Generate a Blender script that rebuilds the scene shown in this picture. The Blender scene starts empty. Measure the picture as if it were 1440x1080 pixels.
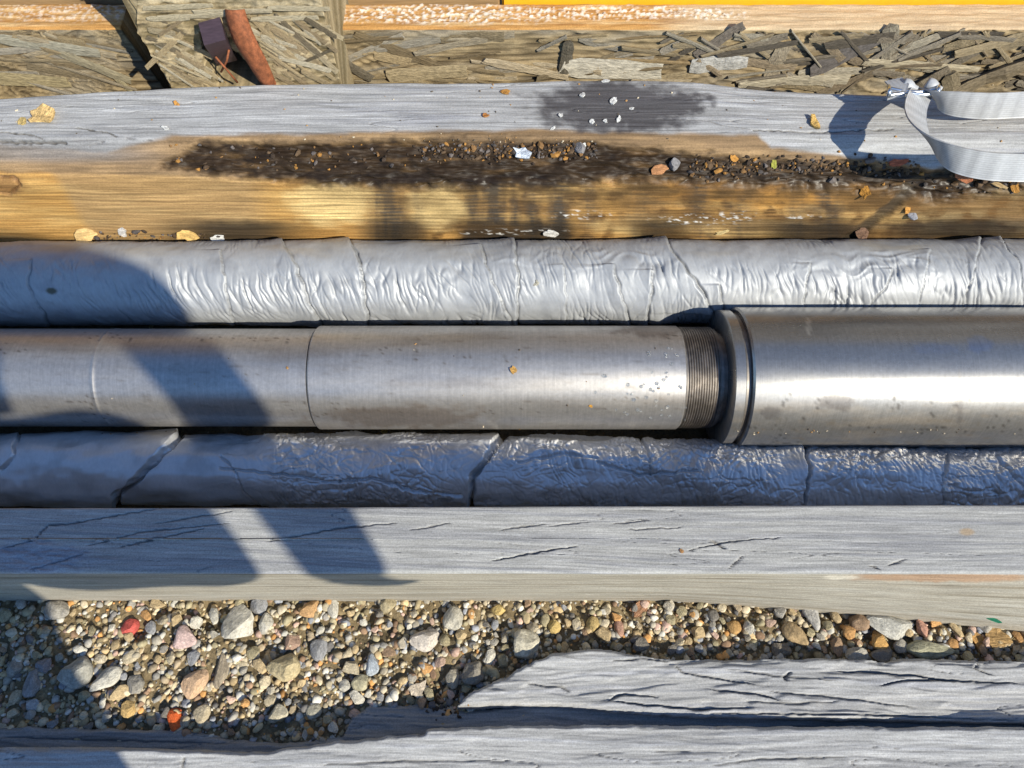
import bpy, bmesh, math, random
import numpy as np
from mathutils import Vector, Matrix
from mathutils.bvhtree import BVHTree

rng = np.random.default_rng(7)
random.seed(7)
SC = bpy.context.scene
COL = SC.collection

# ------------------------------------------------------------------ camera
PITCH = math.radians(30.0)
VFOV = math.radians(55.0)
CAM = np.array([0.0, -0.519, 1.01])
FWD = np.array([0, math.sin(PITCH), -math.cos(PITCH)])
UPV = np.array([0, math.cos(PITCH), math.sin(PITCH)])
FPX = 540.0 / math.tan(VFOV / 2)
cd = bpy.data.cameras.new('camera')
cd.sensor_fit = 'VERTICAL'
cd.angle = VFOV
cd.clip_start = 0.01
cd.clip_end = 500
cam = bpy.data.objects.new('camera', cd)
COL.objects.link(cam)
cam.location = CAM
cam.rotation_euler = (PITCH, 0, 0)
SC.camera = cam

# ------------------------------------------------------------------ light
SUN_E = math.radians(43.0)        # elevation seen along the timbers
SUN_AZ = math.radians(44.0)
ty = 1 / math.tan(SUN_E)
tx = ty * math.tan(SUN_AZ)
LDIR = Vector((tx, -ty, 1.0)).normalized()
sl = bpy.data.lights.new('sun', 'SUN')
sl.energy = 5.0
sl.angle = math.radians(0.55)
sl.color = (1.0, 0.945, 0.80)
sun = bpy.data.objects.new('sun', sl)
COL.objects.link(sun)
sun.rotation_euler = LDIR.to_track_quat('Z', 'Y').to_euler()
sun.location = (2, -3, 4)
W = bpy.data.worlds.new('World')
SC.world = W
W.use_nodes = True
wn = W.node_tree
sky = wn.nodes.new('ShaderNodeTexSky')
sky.sky_type = 'NISHITA'
sky.sun_disc = False
sky.sun_elevation = math.asin(LDIR.z)
sky.sun_rotation = math.atan2(LDIR.x, LDIR.y)
sky.air_density = 1.0
sky.dust_density = 0.0
sky.ozone_density = 6.5
wn.nodes['Background'].inputs['Strength'].default_value = 0.15
wn.links.new(sky.outputs[0], wn.nodes['Background'].inputs['Color'])
SC.view_settings.view_transform = 'Standard'
SC.view_settings.look = 'None'
SC.view_settings.gamma = 1
SC.view_settings.exposure = 0.45
SC.view_settings.use_curve_mapping = False


# ------------------------------------------------------------------ layout helpers
def y_at(row, z):
    d = FWD + (540 - np.asarray(row, float))[..., None] / FPX * UPV
    t = (np.asarray(z) - CAM[2]) / d[..., 2]
    return CAM[1] + t * d[..., 1]


def depth_at(row, z):
    d = FWD + (540 - np.asarray(row, float))[..., None] / FPX * UPV
    return (np.asarray(z) - CAM[2]) / d[..., 2]


def x_at(px, row, z):
    return (np.asarray(px, float) - 720) / FPX * depth_at(row, z)


def proj(P):
    q = P - CAM
    dep = q @ FWD
    return 720 + FPX * q[..., 0] / dep, 540 - FPX * (q @ UPV) / dep


# ------------------------------------------------------------------ numpy noise
def _h(ix, iy, s):
    n = (ix.astype(np.int64) * 374761393 + iy.astype(np.int64) * 668265263 + s * 974711) & 0xffffffff
    n = ((n ^ (n >> 13)) * 1274126177) & 0xffffffff
    n = n ^ (n >> 16)
    return (n & 0xffff) / 65535.0


def noise(x, y, s=0):
    ix = np.floor(x); iy = np.floor(y)
    fx = x - ix; fy = y - iy
    def g(dx, dy):
        a = _h(ix + dx, iy + dy, s) * 2 * np.pi
        return np.cos(a) * (fx - dx) + np.sin(a) * (fy - dy)
    u = fx ** 3 * (fx * (fx * 6 - 15) + 10)
    v = fy ** 3 * (fy * (fy * 6 - 15) + 10)
    a = g(0, 0) * (1 - u) + g(1, 0) * u
    b = g(0, 1) * (1 - u) + g(1, 1) * u
    return (a * (1 - v) + b * v) * 1.5


def fbm(x, y, o=4, s=0, lac=2.1, gain=0.5):
    t = 0; a = 1; n = 0
    for i in range(o):
        t = t + a * noise(x, y, s + 17 * i); n += a
        x = x * lac; y = y * lac; a *= gain
    return t / n


def ridge(x, y, s=0):
    return 1 - np.abs(noise(x, y, s)) * 1.6


def sst(e0, e1, x):
    t = np.clip((x - e0) / (e1 - e0), 0, 1)
    return t * t * (3 - 2 * t)


def lerp(a, b, m):
    return a + (b - a) * m[..., None]


def col(c, shape):
    return np.broadcast_to(np.array(c, float), shape + (3,)).copy()


def pl(px, pts):
    p = np.array(pts, float)
    return np.interp(px, p[:, 0], p[:, 1])


def dseg(px, py, pts):
    """distance to a polyline and the fraction along it"""
    d = np.full(px.shape, 1e9); fr = np.zeros(px.shape)
    n = len(pts) - 1
    for i in range(n):
        ax, ay = pts[i]; bx, by = pts[i + 1]
        vx, vy = bx - ax, by - ay
        t = np.clip(((px - ax) * vx + (py - ay) * vy) / (vx * vx + vy * vy), 0, 1)
        dd = np.hypot(px - ax - t * vx, py - ay - t * vy)
        m = dd < d
        d = np.where(m, dd, d); fr = np.where(m, (i + t) / n, fr)
    return d, fr


def blob(px, py, cx, cy, rx, ry, s=0, k=0.5, soft=0.35):
    d = np.hypot((px - cx) / rx, (py - cy) / ry) + k * fbm(px / 23 + s, py / 14, 4, s)
    return 1 - sst(1 - soft, 1 + soft, d)


# ------------------------------------------------------------------ object helpers
def tag(o, label=None, cat=None, group=None, kind=None):
    if label: o['label'] = label
    if cat: o['category'] = cat
    if group: o['group'] = group
    if kind or cat: o['kind'] = kind or 'thing'
    return o


def empty(name, loc, label=None, cat=None, group=None, kind=None):
    o = bpy.data.objects.new(name, None)
    COL.objects.link(o)
    o.location = loc
    o.empty_display_size = 0.02
    return tag(o, label, cat, group, kind)


def link(name, me, mat=None, parent=None):
    if mat is not None and not me.materials:
        me.materials.append(mat)
    o = bpy.data.objects.new(name, me)
    COL.objects.link(o)
    if parent is not None:
        o.parent = parent
        o.matrix_parent_inverse = Matrix.Translation(parent.location).inverted()
    return o


SURF = []


def grid(name, P, C, mat, parent=None, close_v=False, R=None, caps=True, surf=False):
    """P (nu,nv,3) -> one mesh of quads with a colour attribute"""
    nu, nv = P.shape[:2]
    me = bpy.data.meshes.new(name)
    idx = np.arange(nu * nv).reshape(nu, nv)
    if close_v:
        idx = np.concatenate([idx, idx[:, :1]], 1)
    q = np.stack([idx[:-1, :-1], idx[1:, :-1], idx[1:, 1:], idx[:-1, 1:]], -1).reshape(-1, 4)
    nq = len(q)
    loops = q.ravel()
    starts = np.arange(nq) * 4
    tot = np.full(nq, 4)
    if caps:
        a, b = idx[0, :nv], idx[-1, :nv][::-1]
        loops = np.concatenate([loops, a, b])
        starts = np.concatenate([starts, [nq * 4, nq * 4 + nv]])
        tot = np.concatenate([tot, [nv, nv]])
    me.vertices.add(nu * nv)
    me.vertices.foreach_set('co', P.reshape(-1).astype(np.float32))
    me.loops.add(len(loops))
    me.loops.foreach_set('vertex_index', loops.astype(np.int32))
    me.polygons.add(len(starts))
    me.polygons.foreach_set('loop_start', starts.astype(np.int32))
    me.polygons.foreach_set('loop_total', tot.astype(np.int32))
    sm = np.ones(len(starts), bool)
    if caps: sm[-2:] = False
    me.polygons.foreach_set('use_smooth', sm)
    me.update(calc_edges=True)
    at = me.color_attributes.new('Col', 'FLOAT_COLOR', 'POINT')
    c4 = np.ones((nu * nv, 4), np.float32)
    c4[:, :3] = np.clip(C.reshape(-1, 3), 0.004, 1)
    at.data.foreach_set('color', c4.ravel())
    if R is not None:
        ra = me.attributes.new('Rough', 'FLOAT', 'POINT')
        ra.data.foreach_set('value', np.broadcast_to(R, (nu, nv)).astype(np.float32).ravel())
    if surf:
        SURF.append(BVHTree.FromPolygons(P.reshape(-1, 3).tolist(), q.tolist()))
    return link(name, me, mat, parent)


def hit(px, row):
    d = FWD + (540 - row) / FPX * UPV + (px - 720) / FPX * np.array([1.0, 0, 0])
    v = Vector(d).normalized()
    best = None
    for b in SURF:
        r = b.ray_cast(Vector(CAM), v)
        if r[0] is not None and (best is None or r[3] < best[2]):
            n = r[1] if r[1].dot(v) < 0 else -r[1]
            best = (r[0], n, r[3])
    return best


def normals(P, close_v=False):
    du = np.gradient(P, axis=0)
    if close_v:
        dv = np.roll(P, -1, 1) - np.roll(P, 1, 1)
    else:
        dv = np.gradient(P, axis=1)
    n = np.cross(du, dv)
    return n / np.maximum(np.linalg.norm(n, axis=-1, keepdims=True), 1e-12)


def xs(dense, step, far):
    mid = np.arange(-dense, dense + step / 2, step)
    out = dense + np.array([.02, .05, .1, .18, .3, .45, .7, 1.0]) * (far - dense)
    return np.concatenate([-out[::-1], mid, out])


def profile(pts, rad, step):
    """rounded polyline in (y, z): list of (y, z, step) corners"""
    out = []
    n = len(pts)
    pts = [np.array(p, float) for p in pts]
    segs = []
    for i in range(n):
        if i in (0, n - 1):
            segs.append([pts[i]])
            continue
        a, b, c = pts[i - 1], pts[i], pts[i + 1]
        r = min(rad, np.linalg.norm(a - b) * .45, np.linalg.norm(c - b) * .45)
        p0 = b + (a - b) / np.linalg.norm(a - b) * r
        p2 = b + (c - b) / np.linalg.norm(c - b) * r
        t = np.linspace(0, 1, 9)[:, None]
        segs.append(list((1 - t) ** 2 * p0 + 2 * t * (1 - t) * b + t * t * p2))
    for i, s in enumerate(segs):
        out += s
        if i < n - 1:
            a, b = s[-1], segs[i + 1][0]
            k = max(1, int(np.linalg.norm(b - a) / step[i]))
            out += [a + (b - a) * j / k for j in range(1, k)]
    return np.array(out)


# ------------------------------------------------------------------ materials
def newmat(name):
    m = bpy.data.materials.new(name)
    m.use_nodes = True
    nt = m.node_tree
    b = nt.nodes['Principled BSDF']
    return m, nt, b


def N(nt, t, **kw):
    n = nt.nodes.new(t)
    for k, v in kw.items():
        setattr(n, k, v)
    return n


def mat_surface(name, rough=.8, metal=0.0, spec=.4, scale=(300, 300, 300), amt=.25, bump=.15, bdist=.001,
                src='attr', color=None, rattr=False, coat=0.0, detail=5, speck=0.0, sscale=420, gain=1.0):
    m, nt, b = newmat(name)
    if color is not None: src = 'const'
    L = nt.links
    tc = N(nt, 'ShaderNodeTexCoord')
    mp = N(nt, 'ShaderNodeMapping')
    mp.inputs['Scale'].default_value = scale
    L.new(tc.outputs['Object'], mp.inputs['Vector'])
    nz = N(nt, 'ShaderNodeTexNoise')
    nz.inputs['Scale'].default_value = 1.0
    nz.inputs['Detail'].default_value = detail
    nz.inputs['Roughness'].default_value = .65
    L.new(mp.outputs[0], nz.inputs['Vector'])
    mr = N(nt, 'ShaderNodeMapRange')
    mr.inputs['From Min'].default_value = .25
    mr.inputs['From Max'].default_value = .75
    mr.inputs['To Min'].default_value = (1 - amt) * gain
    mr.inputs['To Max'].default_value = (1 + amt) * gain
    L.new(nz.outputs['Fac'], mr.inputs['Value'])
    mx = N(nt, 'ShaderNodeMix', data_type='RGBA', blend_type='MULTIPLY')
    mx.inputs['Factor'].default_value = 1
    if src == 'attr':
        a = N(nt, 'ShaderNodeAttribute', attribute_name='Col')
        L.new(a.outputs['Color'], mx.inputs[6])
    elif src == 'object':
        a = N(nt, 'ShaderNodeObjectInfo')
        L.new(a.outputs['Color'], mx.inputs[6])
    else:
        mx.inputs[6].default_value = (*color, 1)
    L.new(mr.outputs[0], mx.inputs[7])
    out = mx.outputs[2]
    if speck:
        n2 = N(nt, 'ShaderNodeTexNoise')
        n2.inputs['Scale'].default_value = sscale
        n2.inputs['Detail'].default_value = 4
        n2.inputs['Roughness'].default_value = .8
        L.new(tc.outputs['Object'], n2.inputs['Vector'])
        m2 = N(nt, 'ShaderNodeMapRange')
        for k_, v_ in (('From Min', .3), ('From Max', .7), ('To Min', 1 - speck), ('To Max', 1 + speck)):
            m2.inputs[k_].default_value = v_
        L.new(n2.outputs['Fac'], m2.inputs['Value'])
        mx2 = N(nt, 'ShaderNodeMix', data_type='RGBA', blend_type='MULTIPLY')
        mx2.inputs[0].default_value = 1
        L.new(out, mx2.inputs[6]); L.new(m2.outputs[0], mx2.inputs[7])
        out = mx2.outputs[2]
    L.new(out, b.inputs['Base Color'])
    b.inputs['Roughness'].default_value = rough
    b.inputs['Metallic'].default_value = metal
    b.inputs['Specular IOR Level'].default_value = spec
    b.inputs['Coat Weight'].default_value = coat
    b.inputs['Coat Roughness'].default_value = .25
    if rattr:
        a = N(nt, 'ShaderNodeAttribute', attribute_name='Rough')
        L.new(a.outputs['Fac'], b.inputs['Roughness'])
    if bump:
        bp = N(nt, 'ShaderNodeBump')
        bp.inputs['Strength'].default_value = bump
        bp.inputs['Distance'].default_value = bdist
        L.new(nz.outputs['Fac'], bp.inputs['Height'])
        L.new(bp.outputs[0], b.inputs['Normal'])
    return m


M_WOOD = mat_surface('weathered_wood', .9, 0, .15, (14, 260, 260), .30, .55, .0012, speck=.28, sscale=520)
M_WOOD2 = mat_surface('stained_wood', .6, 0, .18, (9, 210, 210), .48, .55, .001, rattr=True, speck=.25, sscale=450)
M_WRAP = mat_surface('plastic_wrap', .40, .28, .4, (300, 150, 150), .08, .12, .0006, rattr=True)
M_WRAPD = mat_surface('dark_plastic_wrap', .3, .42, .5, (300, 150, 150), .08, .08, .0006, rattr=True)
M_STEEL = mat_surface('machined_steel', .35, .82, .5, (420, 14, 14), .12, .05, .0002, rattr=True, speck=.14, sscale=160)
M_SOIL = mat_surface('sandy_soil', .95, 0, .2, (260, 260, 260), .45, .8, .003)
M_STONE = mat_surface('pebble_stone', .85, 0, .25, (1.6, 1.6, 1.6), .42, .35, .12, src='object', speck=.35, sscale=7, detail=9)
M_FINE = mat_surface('fine_gravel', .9, 0, .2, (300, 300, 300), .35, .3, .001)
M_STRAND = mat_surface('wood_strand', .85, 0, .25, (14, 9, 3), .55, .9, .003, src='object', detail=8)
M_CHIP = mat_surface('wood_chip', .85, 0, .2, (1.2, 6, 6), .4, .5, .06, src='object', speck=.3, sscale=4)
M_DIRT = mat_surface('dirt_crumb', .9, 0, .2, (300, 300, 300), .4, .5, .001)
M_STRAP = mat_surface('woven_strap', .45, 0, .5, (30, 30, 30), .04, 0, .001, speck=.12, sscale=300)
M_STRAPC = mat_surface('strap_cloth', .5, 0, .4, (200, 200, 200), .15, .1, .0004, color=(.38, .385, .395))
M_ZINC = mat_surface('zinc_wire', .3, 1, .5, (200, 200, 200), .12, .1, .0003, color=(.62, .66, .70))
M_RUST = mat_surface('rusty_iron', .75, .2, .4, (120, 300, 120), .5, .6, .001, color=(.23, .075, .03), speck=.4, sscale=120)
M_IRON = mat_surface('dark_iron', .5, .5, .4, (60, 400, 60), .3, .3, .0006, color=(.085, .055, .065))
M_YELLOW = mat_surface('yellow_paint', .45, 0, .5, (90, 90, 90), .08, .05, .0005, color=(.80, .43, .02))
M_BARK = mat_surface('brown_board', .8, 0, .3, (20, 300, 300), .3, .4, .001, color=(.30, .19, .09))
M_WALL = mat_surface('brown_cladding', .7, 0, .3, (3, 3, 3), .2, .1, .002, color=(.10, .075, .055))

# ------------------------------------------------------------------ the ground
BED = -0.065
UPW = .074      # axis height of the upper wrapped pipe
gx = np.concatenate([[-40, -12, -5, -2.5, -1.6, -1.2], np.arange(-1.0, 1.001, .0042), [1.2, 1.6, 2.5, 5, 12, 40]])
gy = np.concatenate([[-40, -12, -5, -3, -2, -1.4, -1.0, -.8, -.65, -.55], np.arange(-.52, -.205, .0042),
                     [-.19, -.17, -.14, -.1, 0, .15, .3, .5, .8, 1.2, 2, 4, 12, 40]])
GX, GY = np.meshgrid(gx, gy, indexing='ij')
inn = (np.abs(GX) < 1.01) * (GY > -.6) * (GY < -.2)
GZ = -.006 + inn * (fbm(GX * 22, GY * 22, 5, 3) * .012 + fbm(GX * 90, GY * 90, 3, 4) * .005)
GZ = GZ + (BED - .018 - GZ) * sst(-.235, -.19, GY)
GZ = GZ + (UPW - .066 - GZ) * sst(.13, .17, GY) * sst(1.5, .6, GY)
P = np.stack([GX, GY, GZ], -1)
base = col((.175, .13, .07), GX.shape)
C = lerp(base, np.array([.27, .205, .115]), sst(-.2, .5, fbm(GX * 35, GY * 35, 4, 9)))
C = lerp(C, np.array([.10, .082, .05]), sst(.1, .5, fbm(GX * 14 + 5, GY * 14, 4, 12)) * .6)
ground = grid('ground', P, C, M_SOIL, caps=False, surf=True)
tag(ground, 'sandy soil ground with gravel between the timbers', None, None, 'structure')

# ------------------------------------------------------------------ front timber
T1 = .165
yb1 = float(y_at(709, T1)); yf1 = float(y_at(806, T1))
pr = profile([(yb1 + .002, BED - .03), (yb1, T1), (yf1, T1), (yf1 + .010, -.012)], .0045, [.02, .0008, .0016])
X = xs(.84, .0024, 1.9)
nu, nv = len(X), len(pr)
P = np.zeros((nu, nv, 3))
P[..., 0] = X[:, None]; P[..., 1] = pr[:, 0]; P[..., 2] = pr[:, 1]
px, py = proj(P)
P[..., 1] += (.004 * (1 - (px - 720) / 720) * 0 + (-.004) * sst(1440, 0, px)) * (pr[:, 0] > (yb1 + yf1) / 2)
frontm = (np.arange(nv) > np.argmax(pr[:, 1] >= T1 - 1e-6)) & (pr[:, 0] < yf1 + .02) & (pr[:, 1] < T1 - .004)
lo = np.clip(1 - pr[:, 1] / T1, 0, 1) * frontm
P[..., 1] -= lo * np.clip((px - 930) / 510, 0, 1.3) ** 1.2 * .042
px, py = proj(P)
S = np.concatenate([[0], np.cumsum(np.hypot(np.diff(pr[:, 0]), np.diff(pr[:, 1])))])[None, :] + X[:, None] * 0
Xg = P[..., 0]
warp = .010 * fbm(Xg * 2.2, S * 6, 3, 21) + .05 * X[:, None] * 0
Sg = S + warp - .045 * Xg * sst(0, .06, np.abs(S - .2)) * 0 - .03 * np.sin(Xg * 1.6 + .4)
n0 = fbm(Xg * 3, Sg * 130, 4, 22)
n1 = fbm(Xg * 9, Sg * 420, 3, 23)
cr = ridge(Xg * 5 + .3 * noise(Xg * 14, S * 60, 5), Sg * 75, 24)
crm = sst(.982, .998, cr) * sst(.12, .4, noise(Xg * 3.5 + 9, S * 30, 25))
top = (pr[:, 1] > T1 - .006)[None, :]
disp = n0 * .0006 + n1 * .00025 - crm * .0016
C = col((.34, .333, .315), Xg.shape)
C = lerp(C, np.array([.235, .235, .245]), sst(.0, .4, n0) * .8)
C = lerp(C, np.array([.47, .46, .44]), sst(.0, .4, -n1) * .45)
C = lerp(C, np.array([.24, .24, .25]), sst(.05, .45, fbm(Xg * 1.3, Sg * 48, 3, 29)) * .55)
C = lerp(C, np.array([.10, .10, .10]), crm * .6)  # shade of the fine cracks put into the colour
side = col((.325, .295, .24), Xg.shape)
side = lerp(side, np.array([.17, .14, .095]), sst(-.02, .45, fbm(Xg * 2.5, S * 160 + .6 * Xg, 4, 27)) * .7)
side = lerp(side, np.array([.40, .375, .32]), sst(.1, .5, fbm(Xg * 4, S * 60, 3, 28)) * .5)
side = lerp(side, np.array([.33, .17, .08]), blob(px, py, 1340, 812, 140, 6, 3) * .6)
fm = np.broadcast_to(frontm[None, :], Xg.shape).astype(float)
C = lerp(C, side, fm)
cracks = [([(0, 772), (45, 760), (68, 738), (95, 737), (150, 727), (240, 712)], 2.0, 5),
          ([(215, 737), (330, 718)], 1.2, 3), ([(120, 768), (200, 748), (330, 735)], 1.2, 3),
          ([(165, 770), (290, 742)], 1.4, 4), ([(370, 763), (480, 742), (560, 735)], 1.4, 4),
          ([(575, 746), (635, 735)], 1.3, 3), ([(690, 789), (740, 779), (815, 767)], 2.2, 6),
          ([(770, 740), (830, 733)], 1.1, 3), ([(860, 737), (915, 731)], 1.1, 3),
          ([(965, 774), (1000, 767), (1012, 763), (1040, 760), (1105, 755)], 1.8, 5), ([(1000, 758), (1020, 772)], 3.2, 7),
          ([(1024, 801), (1035, 790), (1045, 782)], 2.2, 4), 
            ([(1222, 795), (1238, 800)], 2.2, 5),
          ([(1245, 797), (1275, 785)], 1.8, 4), ([(50, 808), (46, 800), (80, 790), (120, 778)], 1.4, 3),
          ([(700, 745), (770, 736)], 1, 3), ([(880, 745), (960, 741)], 1, 3)]
for pts, w, dp in cracks:
    jx = 3 * noise(px / 9, py / 5, 31)
    d, fr = dseg(px, py + jx * .5, pts)
    w = max(w * .8, 1.5) * (.45 + .65 * sst(0, .5, fr) * sst(1, .5, fr))
    k = (1 - sst(w * .3, w, d)) * sst(0, .06, fr) * sst(1, .94, fr) * (1 - fm)
    disp -= k * dp * .0006
    C = lerp(C, np.array([.09, .08, .075]), k * .6)  # crack interiors painted dark to stand for their shade
# rough torn patch at the left
tp = blob(px, py, 50, 785, 75, 22, 4) * (1 - fm)
disp += tp * fbm(Xg * 60, S * 160, 4, 33) * .003
C = lerp(C, np.array([.25, .27, .33]), tp * .5)
C = lerp(C, np.array([.36, .25, .14]), blob(px, py, 1190, 754, 12, 6, 7) * .0 + blob(px, py, 1360, 748, 9, 5, 8) * .7)
chn = blob(px, py, 1180, 812, 22, 3, 11)
C = lerp(C, np.array([.6, .55, .45]), chn * fm * .7)
nr = normals(P)
if nr[nu // 2, np.argmax(pr[:, 1]), 2] < 0: nr = -nr
P = P + nr * disp[..., None]
ft = grid('timber_beam', P, C, M_WOOD, surf=True)
tag(ft, 'squared weathered grey timber with a pale cut side facing the gravel', 'timber')


# ------------------------------------------------------------------ plastic wrapped pipes
def wrapped(name, za, rows, R, label, fn, seed, dense=.9, mat=None):
    nA = 176
    A = np.linspace(0, 2 * np.pi, nA, endpoint=False)
    # finer on the visible upper front
    A = A - .42 * np.sin(A - 2.1)
    X = xs(dense, .00135, 1.9)
    Xg, Ag = np.meshgrid(X, A, indexing='ij')
    yc = y_at(pl(720 + X / 1.04 * FPX, rows), za)[:, None]
    P = np.stack([Xg, yc + R * np.cos(Ag), za + R * np.sin(Ag)], -1)
    px, py = proj(P)
    arc = Ag * R
    disp, Cc, Rg = fn(Xg, arc, Ag, px, py, seed)
    nrm = np.stack([0 * Xg, np.cos(Ag), np.sin(Ag)], -1)
    P = P + nrm * disp[..., None]
    o = grid(name, P, Cc, mat or M_WRAP, close_v=True, R=Rg, surf=True)
    tag(o, label, 'wrapped pipe')
    return o


def crease(x, y, s, w):
    return np.exp(-(noise(x, y, s) / w) ** 2)


def wrinkle(Xg, arc, slant, f, s, wamp=.012):
    q = fbm(Xg * 9, arc * 14, 3, s)
    w = Xg + slant * arc + wamp * q
    w2 = Xg + (slant + .35) * arc + wamp * 1.3 * q
    w3 = Xg + (slant - .45) * arc - wamp * q
    k1 = sst(-.35, .3, noise(Xg * 13, arc * 15, s + 11))
    k2 = sst(-.1, .35, noise(Xg * 11 + 4, arc * 17, s + 12))
    k3 = sst(-.1, .35, noise(Xg * 12 + 8, arc * 19, s + 13))
    h = -.85 * crease(w * f * .62, arc * 7, s + 1, .085) * k1
    h += -.55 * crease(w * f * 1.5, arc * 12, s + 2, .12) * (.35 + .65 * k1)
    h += -.55 * crease(w2 * f * .9, arc * 11, s + 3, .08) * k2
    h += -.55 * crease(w3 * f * .8, arc * 10, s + 4, .08) * k3
    h += .45 * noise(w * f * .33, arc * 9, s + 5) + .22 * noise(w * f * .9, arc * 15, s + 6)
    return h + .75


def upper_fn(Xg, arc, Ag, px, py, s):
    sl = .25
    m1 = sst(-.30, .40, fbm(Xg * 8, arc * 16, 3, s + 9))
    sm = sst(345, 375, py)
    d = (wrinkle(Xg, arc, -sl, 62, s) - .45) * .0036 * (.12 + .88 * m1) * (.35 + .65 * sm)
    d += fbm(Xg * 14, arc * 16, 3, s + 4) * .0028
    # long lengthwise puckers near the right half
    cr = 1 - np.abs(noise(Xg * 16 + .01, arc * 55 + 1.2 * noise(Xg * 20, arc * 20, s + 6), s + 5)) * 2.2
    mp = blob(px, py, 820, 366, 110, 13, s) + blob(px, py, 1230, 372, 100, 18, s + 1)
    d += cr * .0016 * np.clip(mp, 0, 1)
    C = col((.35, .355, .36), Xg.shape)
    C = lerp(C, np.array([.27, .275, .285]), sst(0, .5, fbm(Xg * 30, arc * 30, 3, s + 7)) * .6)
    C = lerp(C, np.array([.34, .29, .21]), sst(.05, .5, fbm(Xg * 8, arc * 40, 4, s + 8)) * sst(372, 340, py) * .55)
    R = .57 + .10 * fbm(Xg * 20, arc * 20, 3, s + 10)
    edges = [([(395, 338), (418, 375), (432, 420), (455, 462)], 2.4, .0042, 26),
             ([(488, 338), (503, 356), (511, 400), (518, 462)], 2.2, .0050, 34),
             ([(312, 352), (318, 400), (330, 462)], 1.6, .0028, 22),
             ([(675, 345), (690, 390), (725, 462)], 2.2, .0032, 20), ([(722, 338), (728, 380), (728, 462)], 2.2, .0040, 24),
             ([(862, 372), (872, 410), (888, 462)], 2.2, .0042, 18), ([(918, 380), (914, 420), (908, 462)], 2.4, .0046, 16),
             ([(935, 338), (960, 372), (985, 405), (1003, 440)], 2.8, .0062, 40),
             ([(1010, 400), (1018, 440)], 2.4, .004, 12), ([(1140, 370), (1132, 410), (1130, 440)], 1.8, .003, 14),
             ([(1255, 378), (1245, 405), (1210, 440)], 1.8, .003, 14), ([(1380, 335), (1378, 347), (1350, 440)], 1.8, .003, 16),
             ([(1405, 335), (1432, 372), (1440, 440)], 2.6, .005, 20),
             ([(45, 365), (40, 400), (72, 462)], 1.6, .0025, 18),
             ([(790, 372), (800, 455)], 1.4, .002, 12),
             ([(1310, 350), (1290, 440)], 1.5, .0024, 14)]
    for pts, w, dp, fall in edges:
        jx = px + 3.0 * noise(py / 14, px / 30, s + 40)
        dd, fr = dseg(jx, py, pts)
        xx = np.interp(py, [p[1] for p in pts], [p[0] for p in pts])
        lx = jx - xx
        inr = (py > pts[0][1]) * (py < pts[-1][1])
        k = 1 - sst(w * .4, w * 1.5, dd)
        d -= k * dp * .75 * sst(0, .15, fr + .05) * (.4 + .6 * sst(-.3, .3, noise(py / 18, px / 60, s + 77)))
        # overlap: film stands proud on the left of the edge
        d += inr * dp * 1.1 * np.where(lx < 0, np.exp(lx / fall), 0)
        C = lerp(C, np.array([.12, .12, .12]), k * .35)  # shadow of the overlap painted into the film colour
    C = lerp(C, np.array([.46, .33, .12]), blob(px, py, 305, 458, 20, 4, 5) * .8)
    C = lerp(C, np.array([.07, .06, .03]), blob(px, py, 73, 409, 8, 5, 6) * .9)
    return d, C, R


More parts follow.
